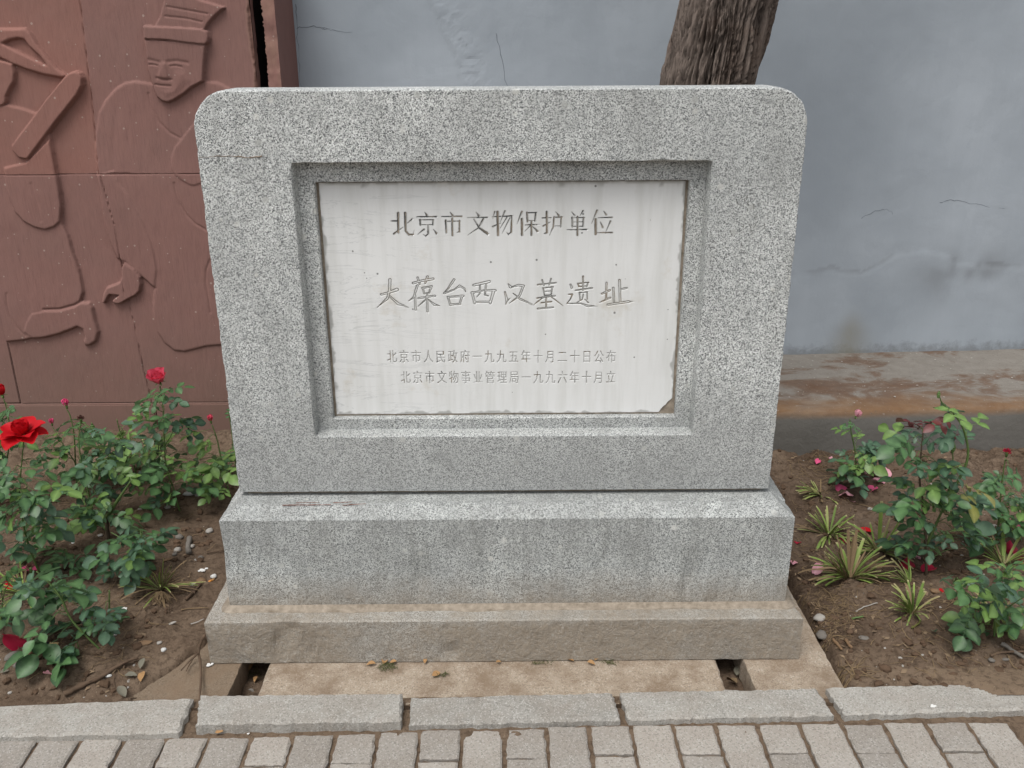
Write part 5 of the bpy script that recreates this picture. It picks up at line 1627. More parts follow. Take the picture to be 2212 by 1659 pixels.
def tuft(label, px, py, n, L, spread, upright=0.5, straw=0.15, w=1.0, group='cut-back iris tufts', tall=(), az0=None, cat='iris tuft', name='iris_tuft'):
    b = on_soil(px, py)
    t = empty(name, (b.x, b.y, gz(b.x, b.y)))
    tag(t, label, cat, group)
    n = int(n * 1.5)
    clump = [rng.uniform(0, 6.283) for _ in range(9)]
    for k in range(n + len(tall)):
        if k < n:
            az = (rng.choice(clump) + rng.gauss(0, .28)) if az0 is None else az0[0] + rng.gauss(0, az0[1])
            el = rng.uniform(0.08, 1.35) ** 1 * (0.6 + upright)
            el = min(el, 1.5)
            l = L * rng.uniform(.55, 1.1)
            bi = int(np.clip(rng.gauss(2.2 + (1.0 if el < .6 else 0), 1.3), 0, 5))
        else:
            az, el, l = tall[k - n]; bi = 0
        o = bpy.data.objects.new('blade', (BLS if rng.random() < straw else BL)[bi]); COL.objects.link(o)
        d = Vector((math.cos(az) * math.cos(el), math.sin(az) * math.cos(el), math.sin(el)))
        up = Vector((0, 0, 1)) if el < 1.2 else Vector((-math.cos(az), -math.sin(az), .3))
        x = d.cross(up).normalized(); z = x.cross(d).normalized()
        r = rng.uniform(0, spread)
        off = Vector((math.cos(az) * r, math.sin(az) * r, 0.004))
        M = Matrix(((x.x, d.x, z.x, off.x), (x.y, d.y, z.y, off.y), (x.z, d.z, z.z, off.z), (0, 0, 0, 1))) @ Matrix.Diagonal((l * rng.uniform(.65, 1.1) * w, l, l, 1))
        o.parent = t
        o.matrix_local = M
    return t
tuft('low iris tuft nearest the granite slab, its blades lying to the left', 1772, 1072, 30, .085, .02, .15, .25, az0=(3.0, 1.1))
tuft('round iris tuft below the fallen pink petals, blades fanned out evenly', 1790, 1158, 46, .100, .022, .35, .12)
tuft('iris tuft with one tall upright leaf, between the round tuft and the big rose bush', 1898, 1192, 42, .120, .022, .25, .15, tall=((1.7, 1.45, .17),))
tuft('largest iris tuft, with tall fresh blades and a drooping skirt of dry ones', 1836, 1250, 60, .125, .03, .45, .30, tall=((1.8, 1.35, .15), (1.2, 1.45, .16), (2.4, 1.2, .14), (1.4, 1.5, .13)))
tuft('small iris tuft partly behind the crimson petals', 1968, 1262, 16, .085, .015, .5, .1, az0=(2.2, .6))
tuft('short bright iris tuft standing apart on bare soil at the front', 1972, 1322, 40, .090, .02, .5, .08)
tuft('thin iris tuft beside the crimson petals near the right edge', 2168, 1222, 22, .12, .015, .3, .25)
tuft('sparse iris blades lying under the right-hand rose bush', 2150, 1330, 14, .10, .02, .3, .3)
tuft('thin grass tuft with bare roots on the left bed', 347, 1275, 30, .120, .012, .5, .45, .55, 'grass tufts', cat='grass tuft', name='grass_tuft')
tuft('flattened grass tuft at the left edge under the rose leaves', 55, 1292, 26, .13, .03, .1, .4, .5, 'grass tufts', az0=(3.3, 1.2), cat='grass tuft', name='grass_tuft')
tuft('short upright grass stubble behind the coral rose', 322, 985, 16, .085, .02, .9, .3, .8, 'grass tufts', cat='grass tuft', name='grass_tuft')
# bare roots under the grass tuft
V = []; F = []
b = on_soil(345, 1300)
for _ in range(46):
    a = rng.uniform(0, 6.28); p = b + Vector((rng.uniform(-.012, .012), .012, .028))
    q1 = p + Vector((math.cos(a) * .02, math.sin(a) * .015 - .01, -.012)); q2 = q1 + Vector((rng.uniform(-.025, .025), rng.uniform(-.02, .005), -.012))
    q2.z = max(q2.z, gz(q2.x, q2.y) + .001)
    tube(V, F, [p, q1, q2], .0008, .0004, 4)
tag(link('grass_roots', pymesh('grass_roots', V, F), None, MT['straw']), 'tangle of bare fibrous roots under the thin grass tuft', 'roots')

# ================================================================== PETALS ON THE SOIL
PT = {}
def ground_petal(px, py, key, size, label, n=1):
    b = on_soil(px, py)
    if key not in PT: PT[key] = [with_mat(petal_mesh('fallen_petal', .040, .034, c, k, 650 + i, .12, .06), key) for i, (c, k) in enumerate(((.25, .3), (.45, -.1), (.10, .6)))]
    o = bpy.data.objects.new('fallen_petal', rng.choice(PT[key])); COL.objects.link(o)
    o.location = (b.x, b.y, gz(b.x, b.y) + .006 * size)
    o.rotation_euler = (R(rng.choice((-1, 1)) * rng.uniform(62, 100)), R(rng.uniform(-15, 15)), R(rng.uniform(0, 360)))
    o.scale = (size * 1.25,) * 3
    tag(o, label, 'petal', 'fallen rose petals')
for a in ((1763, 1004, 'pink', .55, 'small upright pink petal beside the slab edge, well left of the wilted rose'),
          (1797, 987, 'pale', .6, 'pale pink petal at the foot of the ledge'),
          (2009, 1012, 'pale', .7, 'blush petal showing between the branches of the largest rose bush'),
          (1806, 1048, 'pink', 1.05, 'large pink petal standing on edge above the folded one'),
          (1829, 1066, 'pale', 1.25, 'largest pale petal, folded flat, in the middle of the right bed'),
          (1844, 1088, 'pale', .8, 'curled pale petal just below the largest folded one'),
          (1872, 1022, 'pale', .8, 'flat pale petal under the wilted rose bush'),
          (1893, 1020, 'pale', .6, 'narrow pale petal right of the flat one under the wilted rose'),
          (1919, 1032, 'pale', .75, 'mottled pink petal right of the wilted rose bush'),
          (1889, 1054, 'pink', .85, 'pink petal left of the pair beneath the rose leaves'),
          (1909, 1048, 'pale', .9, 'pink petal right of the pair beneath the rose leaves'),
          (1824, 1143, 'pale', .75, 'pink petal lying on the round iris tuft'),
          (1884, 1153, 'red', .85, 'bright red petal above the iris tuft with the tall leaf'),
          (1822, 1166, 'crimson', .7, 'dark red petal under the crossing iris blades'),
          (1721, 1177, 'crimson', .6, 'withered dull petal close to the chamfered plinth'),
          (1712, 1217, 'pale', .6, 'small mauve petal against the plinth'),
          (1757, 1242, 'pale', .85, 'cupped mauve petal left of the largest iris tuft'),
          (1741, 1262, 'pale', .8, 'crumpled mauve petal among the twigs by the base'),
          (1957, 1232, 'crimson', 1.1, 'crimson petal behind the small iris tuft'),
          (1992, 1240, 'crimson', 1.0, 'crimson petal touching the stem of the largest rose bush'),
          (2032, 1280, 'red', .95, 'scarlet petal beside the brown stone'),
          (2186, 1197, 'crimson', 1.1, 'crimson petal against the thin iris tuft'),
          (2200, 1207, 'crimson', .8, 'crimson petal nearest the right edge'),
          (2208, 1150, 'pink', .8, 'pink petal cut off by the right edge'),
          (1988, 1210, 'pale', .45, 'tiny blush petal by the big rose stem'),
          (103, 1163, 'red', .45, 'small red petal beside the dry stalks at the left'),
          (30, 1273, 'red', .6, 'red petal scrap in the flattened grass'),
          (66, 1392, 'crimson', 1.5, 'large crumpled magenta petal partly under the brown stone'),
          (112, 1456, 'pale', .7, 'shrivelled pink petal near the mud-speckled leaves'),
          (46, 1238, 'pink', 1.0, 'pink petal still hanging by the dry flower head')):
    ground_petal(*a)

# ================================================================== STONES
def stone_mesh(seed):
    r = random.Random(seed)
    bm = bmesh.new()
    bmesh.ops.create_icosphere(bm, subdivisions=2, radius=1)
    o1, o2 = r.uniform(0, 50), r.uniform(0, 50)
    for v in bm.verts:
        n = fbm(np.array([v.co.x * 1.3 + o1]), np.array([v.co.y * 1.3 + v.co.z + o2]), 2, seed)[0]
        v.co *= 1 + 0.55 * float(n)
    for f in bm.faces: f.smooth = True
    me = bpy.data.meshes.new('pebble'); bm.to_mesh(me); bm.free()
    return me
SM = [stone_mesh(800 + i) for i in range(6)]
SMM = {}
def pebble(px, py, rx, ry, key, label, flat=.55, rot=None):
    """rx, ry: half sizes as seen, in photo pixels"""
    b = on_soil(px, py)
    k = (b - CAM).dot(_f) / FPX
    i = rng.randrange(6)
    if (key, i) not in SMM:
        m = SM[i].copy(); m.materials.append(MT[key]); SMM[(key, i)] = m
    o = bpy.data.objects.new('pebble', SMM[(key, i)]); COL.objects.link(o)
    a, c = rx * k, ry * k * 1.15
    h = min(a, c) * flat
    o.location = (b.x, b.y, gz(b.x, b.y) + h * .45)
    o.scale = (a, c, h)
    o.rotation_euler = (R(rng.uniform(-12, 12)), R(rng.uniform(-12, 12)), R(rng.uniform(-20, 20) if rot is None else rot))
    tag(o, label, 'pebble', 'stones lying in the flower bed')
for a in ((60, 1416, 11, 16, 'peb_brown', 'smooth brown egg-shaped stone on the crumpled magenta petal', .9),
          (26, 1419, 8, 13, 'peb_grey', 'oblong grey stone left of the brown egg-shaped one', .8, -35),
          (40, 1388, 9, 8, 'peb_pale', 'round pale stone above the magenta petal', .8),
          (46, 1440, 14, 11, 'peb_grey', 'broad grey clod-like stone below the brown egg-shaped one', .6),
          (180, 1296, 6, 4, 'peb_white', 'small white pebble alone between two rose plants', .7),
          (179, 1348, 6, 5, 'peb_grey', 'small round grey pebble right of the biggest leaves', .8),
          (246, 1372, 8, 5, 'peb_pale', 'pale pebble at the foot of the small low rose', .7),
          (410, 1070, 13, 6, 'peb_white', 'long white stone beside the plinth chamfer', .7, 15),
          (427, 1071, 5, 5, 'peb_pale', 'small pale pebble touching the long white stone', .8),
          (444, 1084, 8, 5, 'peb_pale', 'flat beige pebble right below the long white stone', .5),
          (302, 1103, 6, 4, 'peb_pale', 'small pale pebble under the tallest rose bush', .7),
          (363, 1098, 7, 6, 'peb_pale', 'pale pebble at the stem foot of the tallest rose bush', .7),
          (453, 1149, 7, 8, 'peb_pale', 'rounded beige pebble close to the plinth', .8, -25),
          (388, 1163, 9, 7, 'peb_grey', 'blocky grey-brown stone left of the rounded beige pebble', .8),
          (383, 1190, 9, 8, 'peb_pale', 'pale pebble with a dark band beside the short stick', .7),
          (377, 1198, 6, 5, 'peb_grey', 'grey pebble overlapping the banded one', .7),
          (415, 1181, 6, 7, 'peb_pale', 'oval pebble right of the short stick', .7),
          (434, 1207, 7, 6, 'peb_grey', 'speckled round grey pebble in a pair', .8),
          (423, 1210, 5, 3, 'peb_pale', 'smaller pale pebble of the pair', .7),
          (362, 1209, 12, 5, 'peb_brown', 'long flat tan stone left of the grass blades', .5, 10),
          (462, 1246, 7, 5, 'peb_white', 'white oval pebble beside the orange cigarette end', .8),
          (436, 1257, 12, 9, 'peb_brown', 'glossy brown oval stone beside the orange cigarette end', .7, -10),
          (416, 1262, 6, 3, 'peb_pale', 'thin pale pebble left of the glossy brown stone', .6),
          (371, 1347, 9, 4, 'peb_pale', 'flat pinkish pebble alone on the bare soil', .5, 25),
          (344, 1386, 7, 4, 'peb_pale', 'thin upright pale stone chip by the left slab', .6, 50),
          (354, 1405, 7, 5, 'peb_white', 'white pebble at the edge of the mud-covered slab', .8, 35),
          (234, 1459, 8, 4, 'peb_white', 'white pebble against the long curved branch', .7, 10),
          (312, 1390, 17, 7, 'peb_brown', 'large flat brown rock half buried near the left slab', .4, 15),
          (228, 1213, 9, 6, 'peb_pale', 'pale stone hidden behind the low bushy rose', .6),
          (76, 1157, 9, 7, 'peb_grey', 'rounded grey stone at the scarlet rose stem', .7),
          (217, 1159, 7, 4, 'peb_pale', 'pale pebble left of the woody stub', .6),
          (158, 1173, 7, 3, 'peb_white', 'flat white chip near the dry stalks', .5),
          (1723, 1294, 12, 9, 'peb_white', 'white rounded stone against the base of the monument', .8),
          (1770, 1335, 13, 10, 'peb_pale', 'angular pale stone below the dry iris blades', .7),
          (1778, 1366, 14, 12, 'peb_grey', 'broken grey stone above the pale long one', .6),
          (1745, 1325, 6, 4, 'peb_pale', 'small pale pebble just right of the base corner', .7),
          (1790, 1418, 22, 9, 'peb_pale', 'long flat pale rock beside the right concrete slab', .35, -28),
          (1865, 1378, 13, 6, 'peb_grey', 'flat oval grey pebble on the bare soil right of the monument', .45),
          (2172, 1187, 11, 7, 'peb_white', 'pale wedge-shaped stone above the crimson petals', .6),
          (1938, 1207, 11, 6, 'peb_pale', 'pale flat stone left of the largest rose stem', .35),
          (2019, 1279, 13, 7, 'peb_brown', 'brown pointed stone touching the scarlet petal', .7),
          (2142, 1428, 8, 6, 'peb_grey', 'small grey stone near the twigs at the lower right', .7),
          (2172, 1426, 8, 5, 'peb_grey', 'greenish grey pebble next to the bent stalk', .6),
          (1880, 1101, 6, 5, 'peb_pale', 'small pale pebble below the curled petal', .7),
          (2148, 1139, 7, 5, 'peb_pale', 'pale pebble behind the thin grass stalks', .7)):
    pebble(*a)

# ================================================================== STICKS, LEAVES, LITTER
def stick(pts, r0, r1, mat, label, cat='twig', name='twig', lift=.003, side=()):
    P = []
    for (px, py, *h) in pts:
        b = on_soil(px, py) if not h else None
        if h:
            p = at_z(px, py, h[0])
            P.append(p)
        else:
            P.append(Vector((b.x, b.y, gz(b.x, b.y) + lift + r0)))
    V = []; F = []
    P = smooth_pts(P, 5)
    P = [p + Vector((rng.uniform(-.0012, .0012), rng.uniform(-.0012, .0012), rng.uniform(0, .001))) for p in P]
    tube(V, F, P, r0, r1, 7, .15)
    for (i, dx, dy, dz) in side:
        p = P[i]
        tube(V, F, [p, p + Vector((dx, dy, dz)) * .5 + Vector((0, 0, .003)), p + Vector((dx, dy, dz))], r1 * 1.2, r1 * .5, 5)
    tag(link(name, pymesh(name, V, F, True), None, MT[mat]), label, cat)
stick([(140, 1507), (180, 1487), (225, 1462), (262, 1442), (300, 1428)], .0080, .0040, 'twig', 'long curved branch lying across the soil towards the left concrete slab', side=((3, .02, .03, .004), (9, -.02, -.02, .002), (14, .03, .02, .003)))
stick([(443, 1372, .10), (430, 1402, .055), (434, 1450, .012), (431, 1512, .030)], .0040, .0030, 'twig', 'thin reddish stem leaning from the base down to the kerb', side=((6, -.035, -.05, -.02),))
stick([(428, 1404, .045), (415, 1425, .012), (402, 1450, .006)], .0028, .0014, 'twig', 'short forked twig on the mud-covered slab left of the leaning stem')
stick([(12, 1402), (60, 1388), (120, 1374), (181, 1362)], .0022, .0014, 'straw', 'long straight straw-coloured stalk above the magenta petal', 'stalk', 'stalk', .018)
stick([(409, 1200), (407, 1185), (411, 1168)], .0090, .0085, 'peb_grey', 'short thick weathered stick among the pebbles by the plinth')
stick([(447, 1198), (465, 1195), (484, 1192)], .0028, .0018, 'twig', 'thin twig ending against the plinth side')
stick([(402, 1300), (425, 1275), (436, 1262)], .0050, .0025, 'twig', 'knotty twig below the glossy brown stone', side=((4, .01, -.03, .01),))
stick([(412, 1352), (428, 1347), (441, 1340)], .0022, .0014, 'peb_pale', 'pale peeled twig touching the base corner')
stick([(392, 1320), (420, 1317), (450, 1316)], .0018, .0012, 'straw', 'dry stalk running to the ledge of the base', 'stalk', 'stalk')
stick([(60, 1472), (85, 1462), (108, 1455)], .0010, .0008, 'straw', 'dry stalk leading to the shrivelled pink petal', 'stalk', 'stalk')
stick([(268, 1447), (272, 1432), (280, 1422)], .0022, .0012, 'twig', 'short dark twig beside the triangular dead leaf')
stick([(247, 1455), (250, 1490), (275, 1503), (310, 1490), (330, 1460)], .0009, .0006, 'twig', 'wiry rootlet looping towards the kerb', 'rootlet', 'rootlet')
stick([(140, 1112), (160, 1130), (200, 1134)], .0014, .0008, 'straw', 'dry stalk under the scarlet rose bush', 'stalk', 'stalk')
stick([(230, 1134), (260, 1118), (290, 1105)], .0016, .0010, 'straw', 'dry stalk right of the woody stub', 'stalk', 'stalk')
stick([(1752, 1262), (1780, 1275), (1800, 1300), (1812, 1340)], .0018, .0010, 'straw', 'arched dry stalk right of the base ledge', 'stalk', 'stalk')
stick([(1755, 1372), (1800, 1378), (1832, 1387)], .0020, .0012, 'straw', 'pale stalk above the long flat rock', 'stalk', 'stalk')
stick([(1798, 1385), (1812, 1402), (1818, 1407)], .0048, .0042, 'peb_brown', 'stubby orange-brown root piece, left one of two')
stick([(1826, 1388), (1834, 1398), (1838, 1404)], .0046, .0040, 'peb_brown', 'stubby orange-brown root piece, right one of two')
stick([(1848, 1324), (1870, 1312), (1895, 1306)], .0020, .0014, 'peb_pale', 'crooked pale rootlet below the largest iris tuft', 'rootlet', 'rootlet')
stick([(1840, 1340), (1862, 1336), (1863, 1336)], .0030, .0022, 'leaf_light', 'single fresh green cut blade lying on the soil', 'cut blade', 'cut_stalk')
stick([(1968, 1364), (1978, 1355), (1988, 1346)], .0030, .0022, 'leaf_yellow', 'yellow-green blade piece below the short bright tuft', 'cut blade', 'cut_stalk')
stick([(1948, 1360), (1960, 1374), (1968, 1384)], .0016, .0010, 'straw', 'thin straw left of the yellow-green blade piece', 'stalk', 'stalk')
stick([(1880, 1395), (1888, 1382)], .0012, .0009, 'straw', 'short straw near the flat oval pebble', 'stalk', 'stalk')
stick([(2020, 1372), (2048, 1388), (2066, 1402)], .0012, .0008, 'straw', 'thin bent pale straw on open soil at the right', 'stalk', 'stalk')
stick([(2138, 1421), (2170, 1414), (2212, 1412), (2260, 1410)], .0040, .0028, 'twig', 'grey twig running out of the right edge')
stick([(2160, 1402), (2190, 1416), (2225, 1436)], .0060, .0040, 'peb_grey', 'flat weathered stalk crossing the grey twig at the right edge')
stick([(2176, 1420), (2186, 1440), (2196, 1448)], .0018, .0012, 'straw', 'pale bent stalk below the grey twig', 'stalk', 'stalk')
stick([(2010, 1136), (1960, 1128), (1900, 1105), (1850, 1090)], .0014, .0010, 'straw', 'long dry stalk between the petals and the big rose bush', 'stalk', 'stalk')
stick([(2085, 1125), (2110, 1150), (2140, 1195), (2165, 1225)], .0016, .0010, 'straw', 'long thin straw arching in front of the crimson-headed rose', 'stalk', 'stalk', .02)
stick([(1720, 1240), (1740, 1255), (1760, 1262)], .0020, .0012, 'twig', 'dark twig beside the mauve petals')

MT['litter'] = flat_mat('leaf_litter', (0.21, 0.150, 0.095), 0.9, 0.6, 25)
def dead_leaf_mesh(seed):
    V = []; F = []; A = []
    rng.seed(seed)
    leaflet(V, F, A, Vector((0, 0, 0)), Vector((0, 1, .1)), Vector((0, 0, 1)), 1.0, rng.uniform(.45, .7), rng.uniform(.5, 1.0), rng.uniform(-.5, .3))
    return pymesh('dead_leaf', V, F, True)
DL = [dead_leaf_mesh(850 + i) for i in range(5)]
rng.seed(21)
def dleaf(px, py, L, mat, label, z=None):
    m = rng.choice(DL).copy(); m.materials.append(MT[mat])
    if z is None: b = on_soil(px, py); z = gz(b.x, b.y)
    else: b = at_z(px, py, z)
    o = bpy.data.objects.new('dead_leaf', m); COL.objects.link(o)
    o.location = (b.x, b.y, z + .004); o.scale = (L,) * 3
    o.rotation_euler = (R(rng.uniform(-20, 20)), R(rng.uniform(-25, 25)), R(rng.uniform(0, 360)))
    tag(o, label, 'dead leaf', 'dead leaves on the ground')
for a in ((297, 1462, .032, 'dead_grey', 'triangular grey-tan dead leaf near the short dark twig'),
          (303, 1447, .030, 'dead_grey', 'rolled grey leaf above the triangular one'),
          (304, 1473, .034, 'dead_leaf', 'curled orange leaf at the edge of the mud-covered slab'),
          (272, 1508, .036, 'dead_grey', 'grey-green leaf just behind the kerb'),
          (64, 1458, .036, 'peb_pale', 'curved pale bark-like leaf at the lower left'),
          (20, 1453, .022, 'dead_grey', 'small dull leaf at the left edge'),
          (528, 1458, .040, 'dead_leaf', 'yellow leaf leaning in the left gap between the slabs', -.07),
          (540, 1449, .034, 'dead_leaf', 'yellow-brown leaf at the back of the left gap', -.06),
          (524, 1484, .024, 'dead_leaf', 'orange leaf low in the left gap', -.07),
          (556, 1463, .022, 'dead_leaf', 'rust-coloured leaf at the right side of the left gap', -.07),
          (536, 1492, .020, 'peb_grey', 'dull leaf nearest the kerb in the left gap', -.06),
          (1570, 1470, .040, 'straw', 'curved straw-coloured leaf in the right gap', -.07),
          (1592, 1462, .034, 'dead_grey', 'grey leaf at the back of the right gap', -.07),
          (1606, 1452, .030, 'straw', 'brown leaf against the side of the right gap', -.07),
          (812, 1436, .026, 'dead_leaf', 'curled orange leaf at the foot of the base, leftmost of a trio', 0.0),
          (828, 1437, .028, 'dead_leaf', 'middle curled orange leaf of the trio on dry moss', 0.0),
          (842, 1434, .020, 'dead_leaf', 'rightmost curled orange leaf of the trio', 0.0),
          (918, 1436, .018, 'dead_leaf', 'pinkish dead leaf right of the dry moss', 0.0),
          (951, 1455, .026, 'dead_leaf', 'tan dead leaf on dark fibres in the middle of the long slab', 0.0),
          (1083, 1432, .016, 'dead_leaf', 'small pinkish leaf scrap at the monument centre', 0.0),
          (1240, 1431, .020, 'dead_leaf', 'orange leaf scrap under the base, left of its neighbour', 0.0),
          (1268, 1432, .024, 'dead_leaf', 'orange leaf under the base with an upturned tip', 0.0),
          (1285, 1429, .024, 'dead_leaf', 'upright orange leaf against the base', 0.0),
          (1783, 1444, .040, 'dead_grey', 'grey-brown leaf beside the corner of the right slab'),
          (1760, 1458, .040, 'dead_grey', 'pale grey leaf jammed behind the kerb'),
          (1810, 1470, .030, 'dead_grey', 'grey leaf in the heap of dry grass behind the kerb'),
          (483, 1582, .020, 'dead_leaf', 'small dead leaf between the proud kerb stone and the pavers', .003),
          (740, 1577, .022, 'dead_leaf', 'rust-red leaf lying along the proud kerb stone', .003),
          (2016, 1366, .030, 'leaf_blue', 'detached rose leaf lying on the open soil at the right'),
          (2128, 1380, .026, 'leaf', 'hanging-down green leaf under the lower right rose bush'),
          (1703, 1230, .050, 'leaf', 'green leaf tucked behind the plinth corner at the right')):
    dleaf(*a)
# small round snail-like lump on the long slab
pebble(857, 1485, 8, 7, 'peb_grey', 'round grey snail-like pebble lying on the long concrete slab', .9)
bpy.data.objects[-1] if False else None

# bits of rubbish
def cyl(name, px, py, L, r, mat, ang, label, cat, z=None, tip=None):
    b = on_soil(px, py) if z is None else at_z(px, py, z)
    zz0 = (gz(b.x, b.y) if z is None else z) + r
    d = Vector((math.cos(ang), math.sin(ang), 0)) * L / 2
    c = Vector((b.x, b.y, zz0))
    t = empty(name, c); tag(t, label, cat)
    V = []; F = []
    tube(V, F, [c - d, c - d * .5, c + d * .2], r, r, 10, .03)
    local(link('paper_tube', pymesh('paper_tube', V, F, True), None, MT[mat]), t)
    V = []; F = []
    tube(V, F, [c + d * .2, c + d * .6, c + d], r * 1.04, r * .96, 10, .05)
    local(link('tip', pymesh('tip', V, F, True), None, MT[tip or mat]), t)
cyl('cigarette_end', 105, 1396, .055, .0062, 'black', 0.0, 'black and gold cigarette end beside the crumpled magenta petal', 'cigarette end', tip='gold')
cyl('cigarette_end', 457, 1256, .022, .0035, 'orange', 0.9, 'short orange cigarette end beside the glossy brown stone', 'cigarette end', tip='dead_leaf')
def lump(px, py, s, label, z=None, mat='dropping', name='white_lump', cat='lump'):
    b = on_soil(px, py) if z is None else at_z(px, py, z)
    z0 = gz(b.x, b.y) if z is None else z
    bm = bmesh.new()
    for k in range(7):
        r_ = s * rng.uniform(.25, .5)
        bmesh.ops.create_icosphere(bm, subdivisions=1, radius=r_, matrix=Matrix.Translation((b.x + rng.uniform(-s, s) * .8, b.y + rng.uniform(-s, s) * .6, z0 + r_ * .5)) @ Matrix.Diagonal((1.3, 1, .6, 1)))
    me = bpy.data.meshes.new(name); bm.to_mesh(me); bm.free()
    tag(link(name, me, None, MT[mat]), label, cat)
lump(438, 1232, .014, 'splattered white dropping on the soil beside the plinth')
lump(269, 1316, .010, 'speckled white crust behind the small low rose')
lump(455, 1437, .009, 'small white plaster lump at the lower left corner of the base', 0.0)
lump(536, 1585, .004, 'tiny white bit in front of the proud kerb stone', .003)
lump(936, 1568, .004, 'tiny white bit where two kerb stones meet the pavers', .008)
lump(2017, 1526, .007, 'white splash on the right kerb stone', .018)

# ---- uncountable litter: gravel, clods, fibres, moss
def bed_ok(x, y):
    if -1.0 < x < 0.92 and -0.33 < y < 0.46: return False
    if x < -0.62 and y > 1.36: return False
    return y < ledge_y(x) - 0.01 and y > -0.30
V = []; F = []
ico = SM[0]
iv = [Vector(v.co) for v in ico.vertices]
bm = bmesh.new(); bmesh.ops.create_icosphere(bm, subdivisions=1, radius=1)
iv = [v.co.copy() for v in bm.verts]; iff = [tuple(v.index for v in f.verts) for f in bm.faces]; bm.free()
def scatter(n, rmin, rmax, name, mat, label, sink=.3, flat=.7, xr=(-2.4, 2.6), cat='gravel'):
    V = []; F = []
    k = 0
    xsA = np.array([rng.uniform(*xr) for _ in range(n)]); ysA = np.array([-0.29 + 1.7 * rng.random() ** 1.5 for _ in range(n)])
    zsA = soil_h(xsA, ysA)
    for x, y, z in zip(xsA, ysA, zsA):
        if not bed_ok(x, y): continue
        r = rmin + (rmax - rmin) * rng.random() ** 3
        b = len(V)
        sx, sy, sz = r * rng.uniform(.7, 1.4), r * rng.uniform(.7, 1.4), r * flat * rng.uniform(.7, 1.2)
        a = rng.uniform(0, 6.28); ca, sa = math.cos(a), math.sin(a)
        for v in iv:
            q = 1 + rng.uniform(-.22, .22)
            X_, Y_ = v.x * sx * q, v.y * sy * q
            V.append((x + X_ * ca - Y_ * sa, y + X_ * sa + Y_ * ca, z + v.z * sz * q + sz * sink))
        F += [(b + i, b + j, b + l) for i, j, l in iff]
    me = pymesh(name, V, F)
    tag(link(name, me, None, mat), label, cat, kind='stuff')
scatter(7000, .0016, .014, 'soil_clods', MT['clod'], 'crumbs and clods of brown earth over the flower bed', .2, .8, cat='clods')
scatter(620, .0015, .006, 'grit', MT['peb_pale'], 'fine pale grit scattered over the flower bed', .3, .6)
def fibres(n, name, mat, label, regions, L=(.02, .07), r=.0007, cat='plant litter'):
    V = []; F = []
    for (px, py, rx, ry, w) in regions:
        for _ in range(int(n * w)):
            a = rng.uniform(0, 6.28); q = math.sqrt(rng.random())
            b = at_z(px + rx * q * math.cos(a), py + ry * q * math.sin(a), .02)
            if not bed_ok(b.x, b.y): continue
            l = rng.uniform(*L); a = rng.uniform(0, 6.28); cv = rng.uniform(-1.2, 1.2)
            P = []
            p = Vector((b.x, b.y, 0))
            for k in range(4):
                P.append(Vector((p.x, p.y, gz(p.x, p.y) + .002 + rng.uniform(0, .006))))
                p += Vector((math.cos(a), math.sin(a), 0)) * l / 3; a += cv * .4
            tube(V, F, P, r * rng.uniform(.7, 1.8), r * .6, 4)
    tag(link(name, pymesh(name, V, F), None, MT[mat]), label, cat, kind='stuff')
fibres(260, 'dry_fibres', 'straw', 'short dry stalks and straw littering the soil', ((250, 1250, 240, 220, 1.2), (1780, 1330, 70, 60, .8), (1900, 1200, 260, 160, 1.5), (2060, 1400, 150, 60, .3), (1790, 1020, 90, 40, .5), (100, 1120, 120, 60, .4)))
fibres(260, 'rootlets', 'twig', 'dark rootlets and twig scraps littering the soil', ((400, 1330, 90, 50, .6), (1790, 1350, 80, 100, 1.0), (200, 1400, 200, 80, .6), (1760, 1260, 50, 60, .5), (1800, 1005, 100, 30, .5), (2150, 1000, 80, 25, .3)))
fibres(60, 'grass_heap', 'straw', 'heap of dry grass behind the kerb beside the right slab', ((1815, 1445, 42, 18, 1.0),), L=(.03, .09), r=.0011)
V = []; F = []
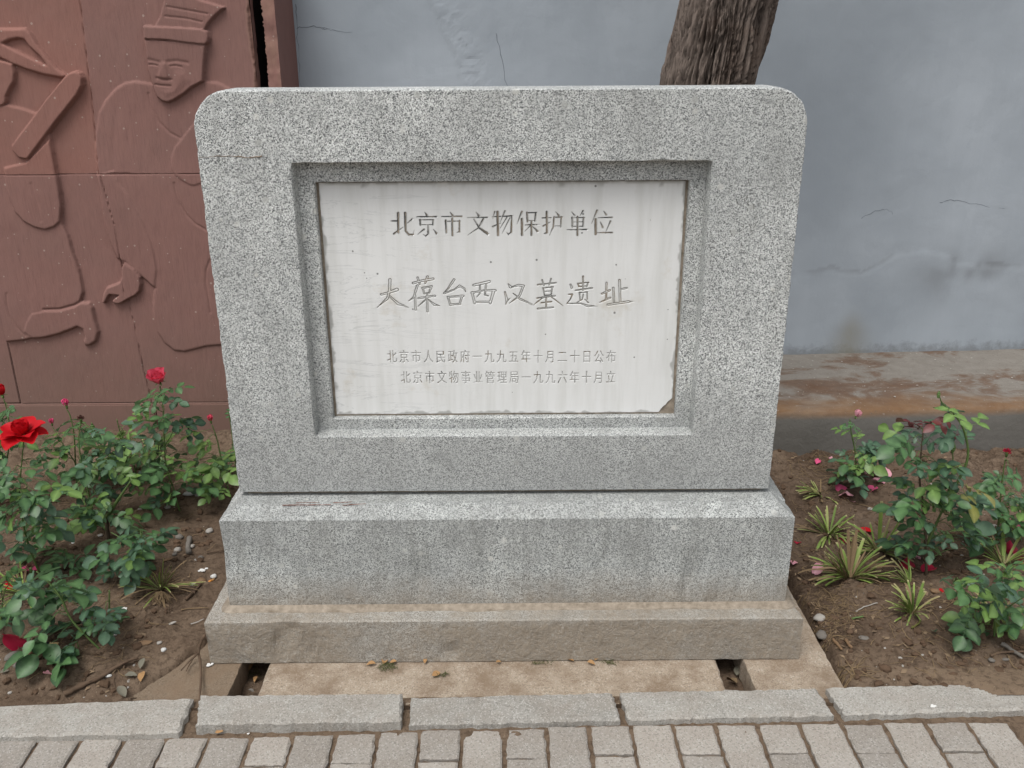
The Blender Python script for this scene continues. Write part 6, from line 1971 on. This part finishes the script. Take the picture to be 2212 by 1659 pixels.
for (px, py, rx, ry, n) in ((230, 1300, 240, 190, 170), (1900, 1290, 300, 190, 190), (1790, 1340, 60, 90, 80), (1900, 1010, 270, 40, 70), (150, 1100, 200, 60, 60)):
    for _ in range(n):
        a = rng.uniform(0, 6.28); q = math.sqrt(rng.random())
        b = at_z(px + rx * q * math.cos(a), py + ry * q * math.sin(a), .02)
        if not bed_ok(b.x, b.y): continue
        z = gz(b.x, b.y) + .002; l = rng.uniform(.004, .013); w = l * rng.uniform(.25, .6); a = rng.uniform(0, 6.28)
        d = Vector((math.cos(a), math.sin(a), rng.uniform(-.2, .4))); x = Vector((-math.sin(a), math.cos(a), rng.uniform(-.3, .3)))
        c = Vector((b.x, b.y, z)); k = len(V)
        V += [c - d * l, c + x * w + Vector((0, 0, .002)), c + d * l + Vector((0, 0, .001)), c - x * w]
        F += [(k, k + 1, k + 3), (k + 1, k + 2, k + 3)]
tag(link('leaf_litter', pymesh('leaf_litter', V, F), None, MT['litter']), 'small broken bits of dead leaf strewn over the soil', 'leaf litter', kind='stuff')
# dry moss at the base foot and debris in the two gaps
V = []; F = []
for (px, py, rx, ry, n, z) in ((838, 1441, 22, 8, 60, 0.0), (955, 1458, 14, 6, 26, 0.0), (540, 1462, 20, 26, 46, -.085), (1590, 1458, 22, 20, 46, -.085), (1170, 1434, 30, 3, 20, 0.0), (1320, 1432, 16, 4, 22, 0.0)):
    for _ in range(n):
        a = rng.uniform(0, 6.28); q = math.sqrt(rng.random())
        b = at_z(px + rx * q * math.cos(a), py + ry * q * math.sin(a), z)
        l = rng.uniform(.006, .018); a = rng.uniform(0, 6.28)
        tube(V, F, [b + Vector((0, 0, .001)), b + Vector((math.cos(a) * l * .5, math.sin(a) * l * .5, rng.uniform(.002, .008))), b + Vector((math.cos(a) * l, math.sin(a) * l, .002))], .0008, .0004, 4)
tag(link('dry_moss', pymesh('dry_moss', V, F), None, MT['moss']), 'dry moss and dark fibres on the bearing slabs and in the gaps', 'moss', kind='stuff')
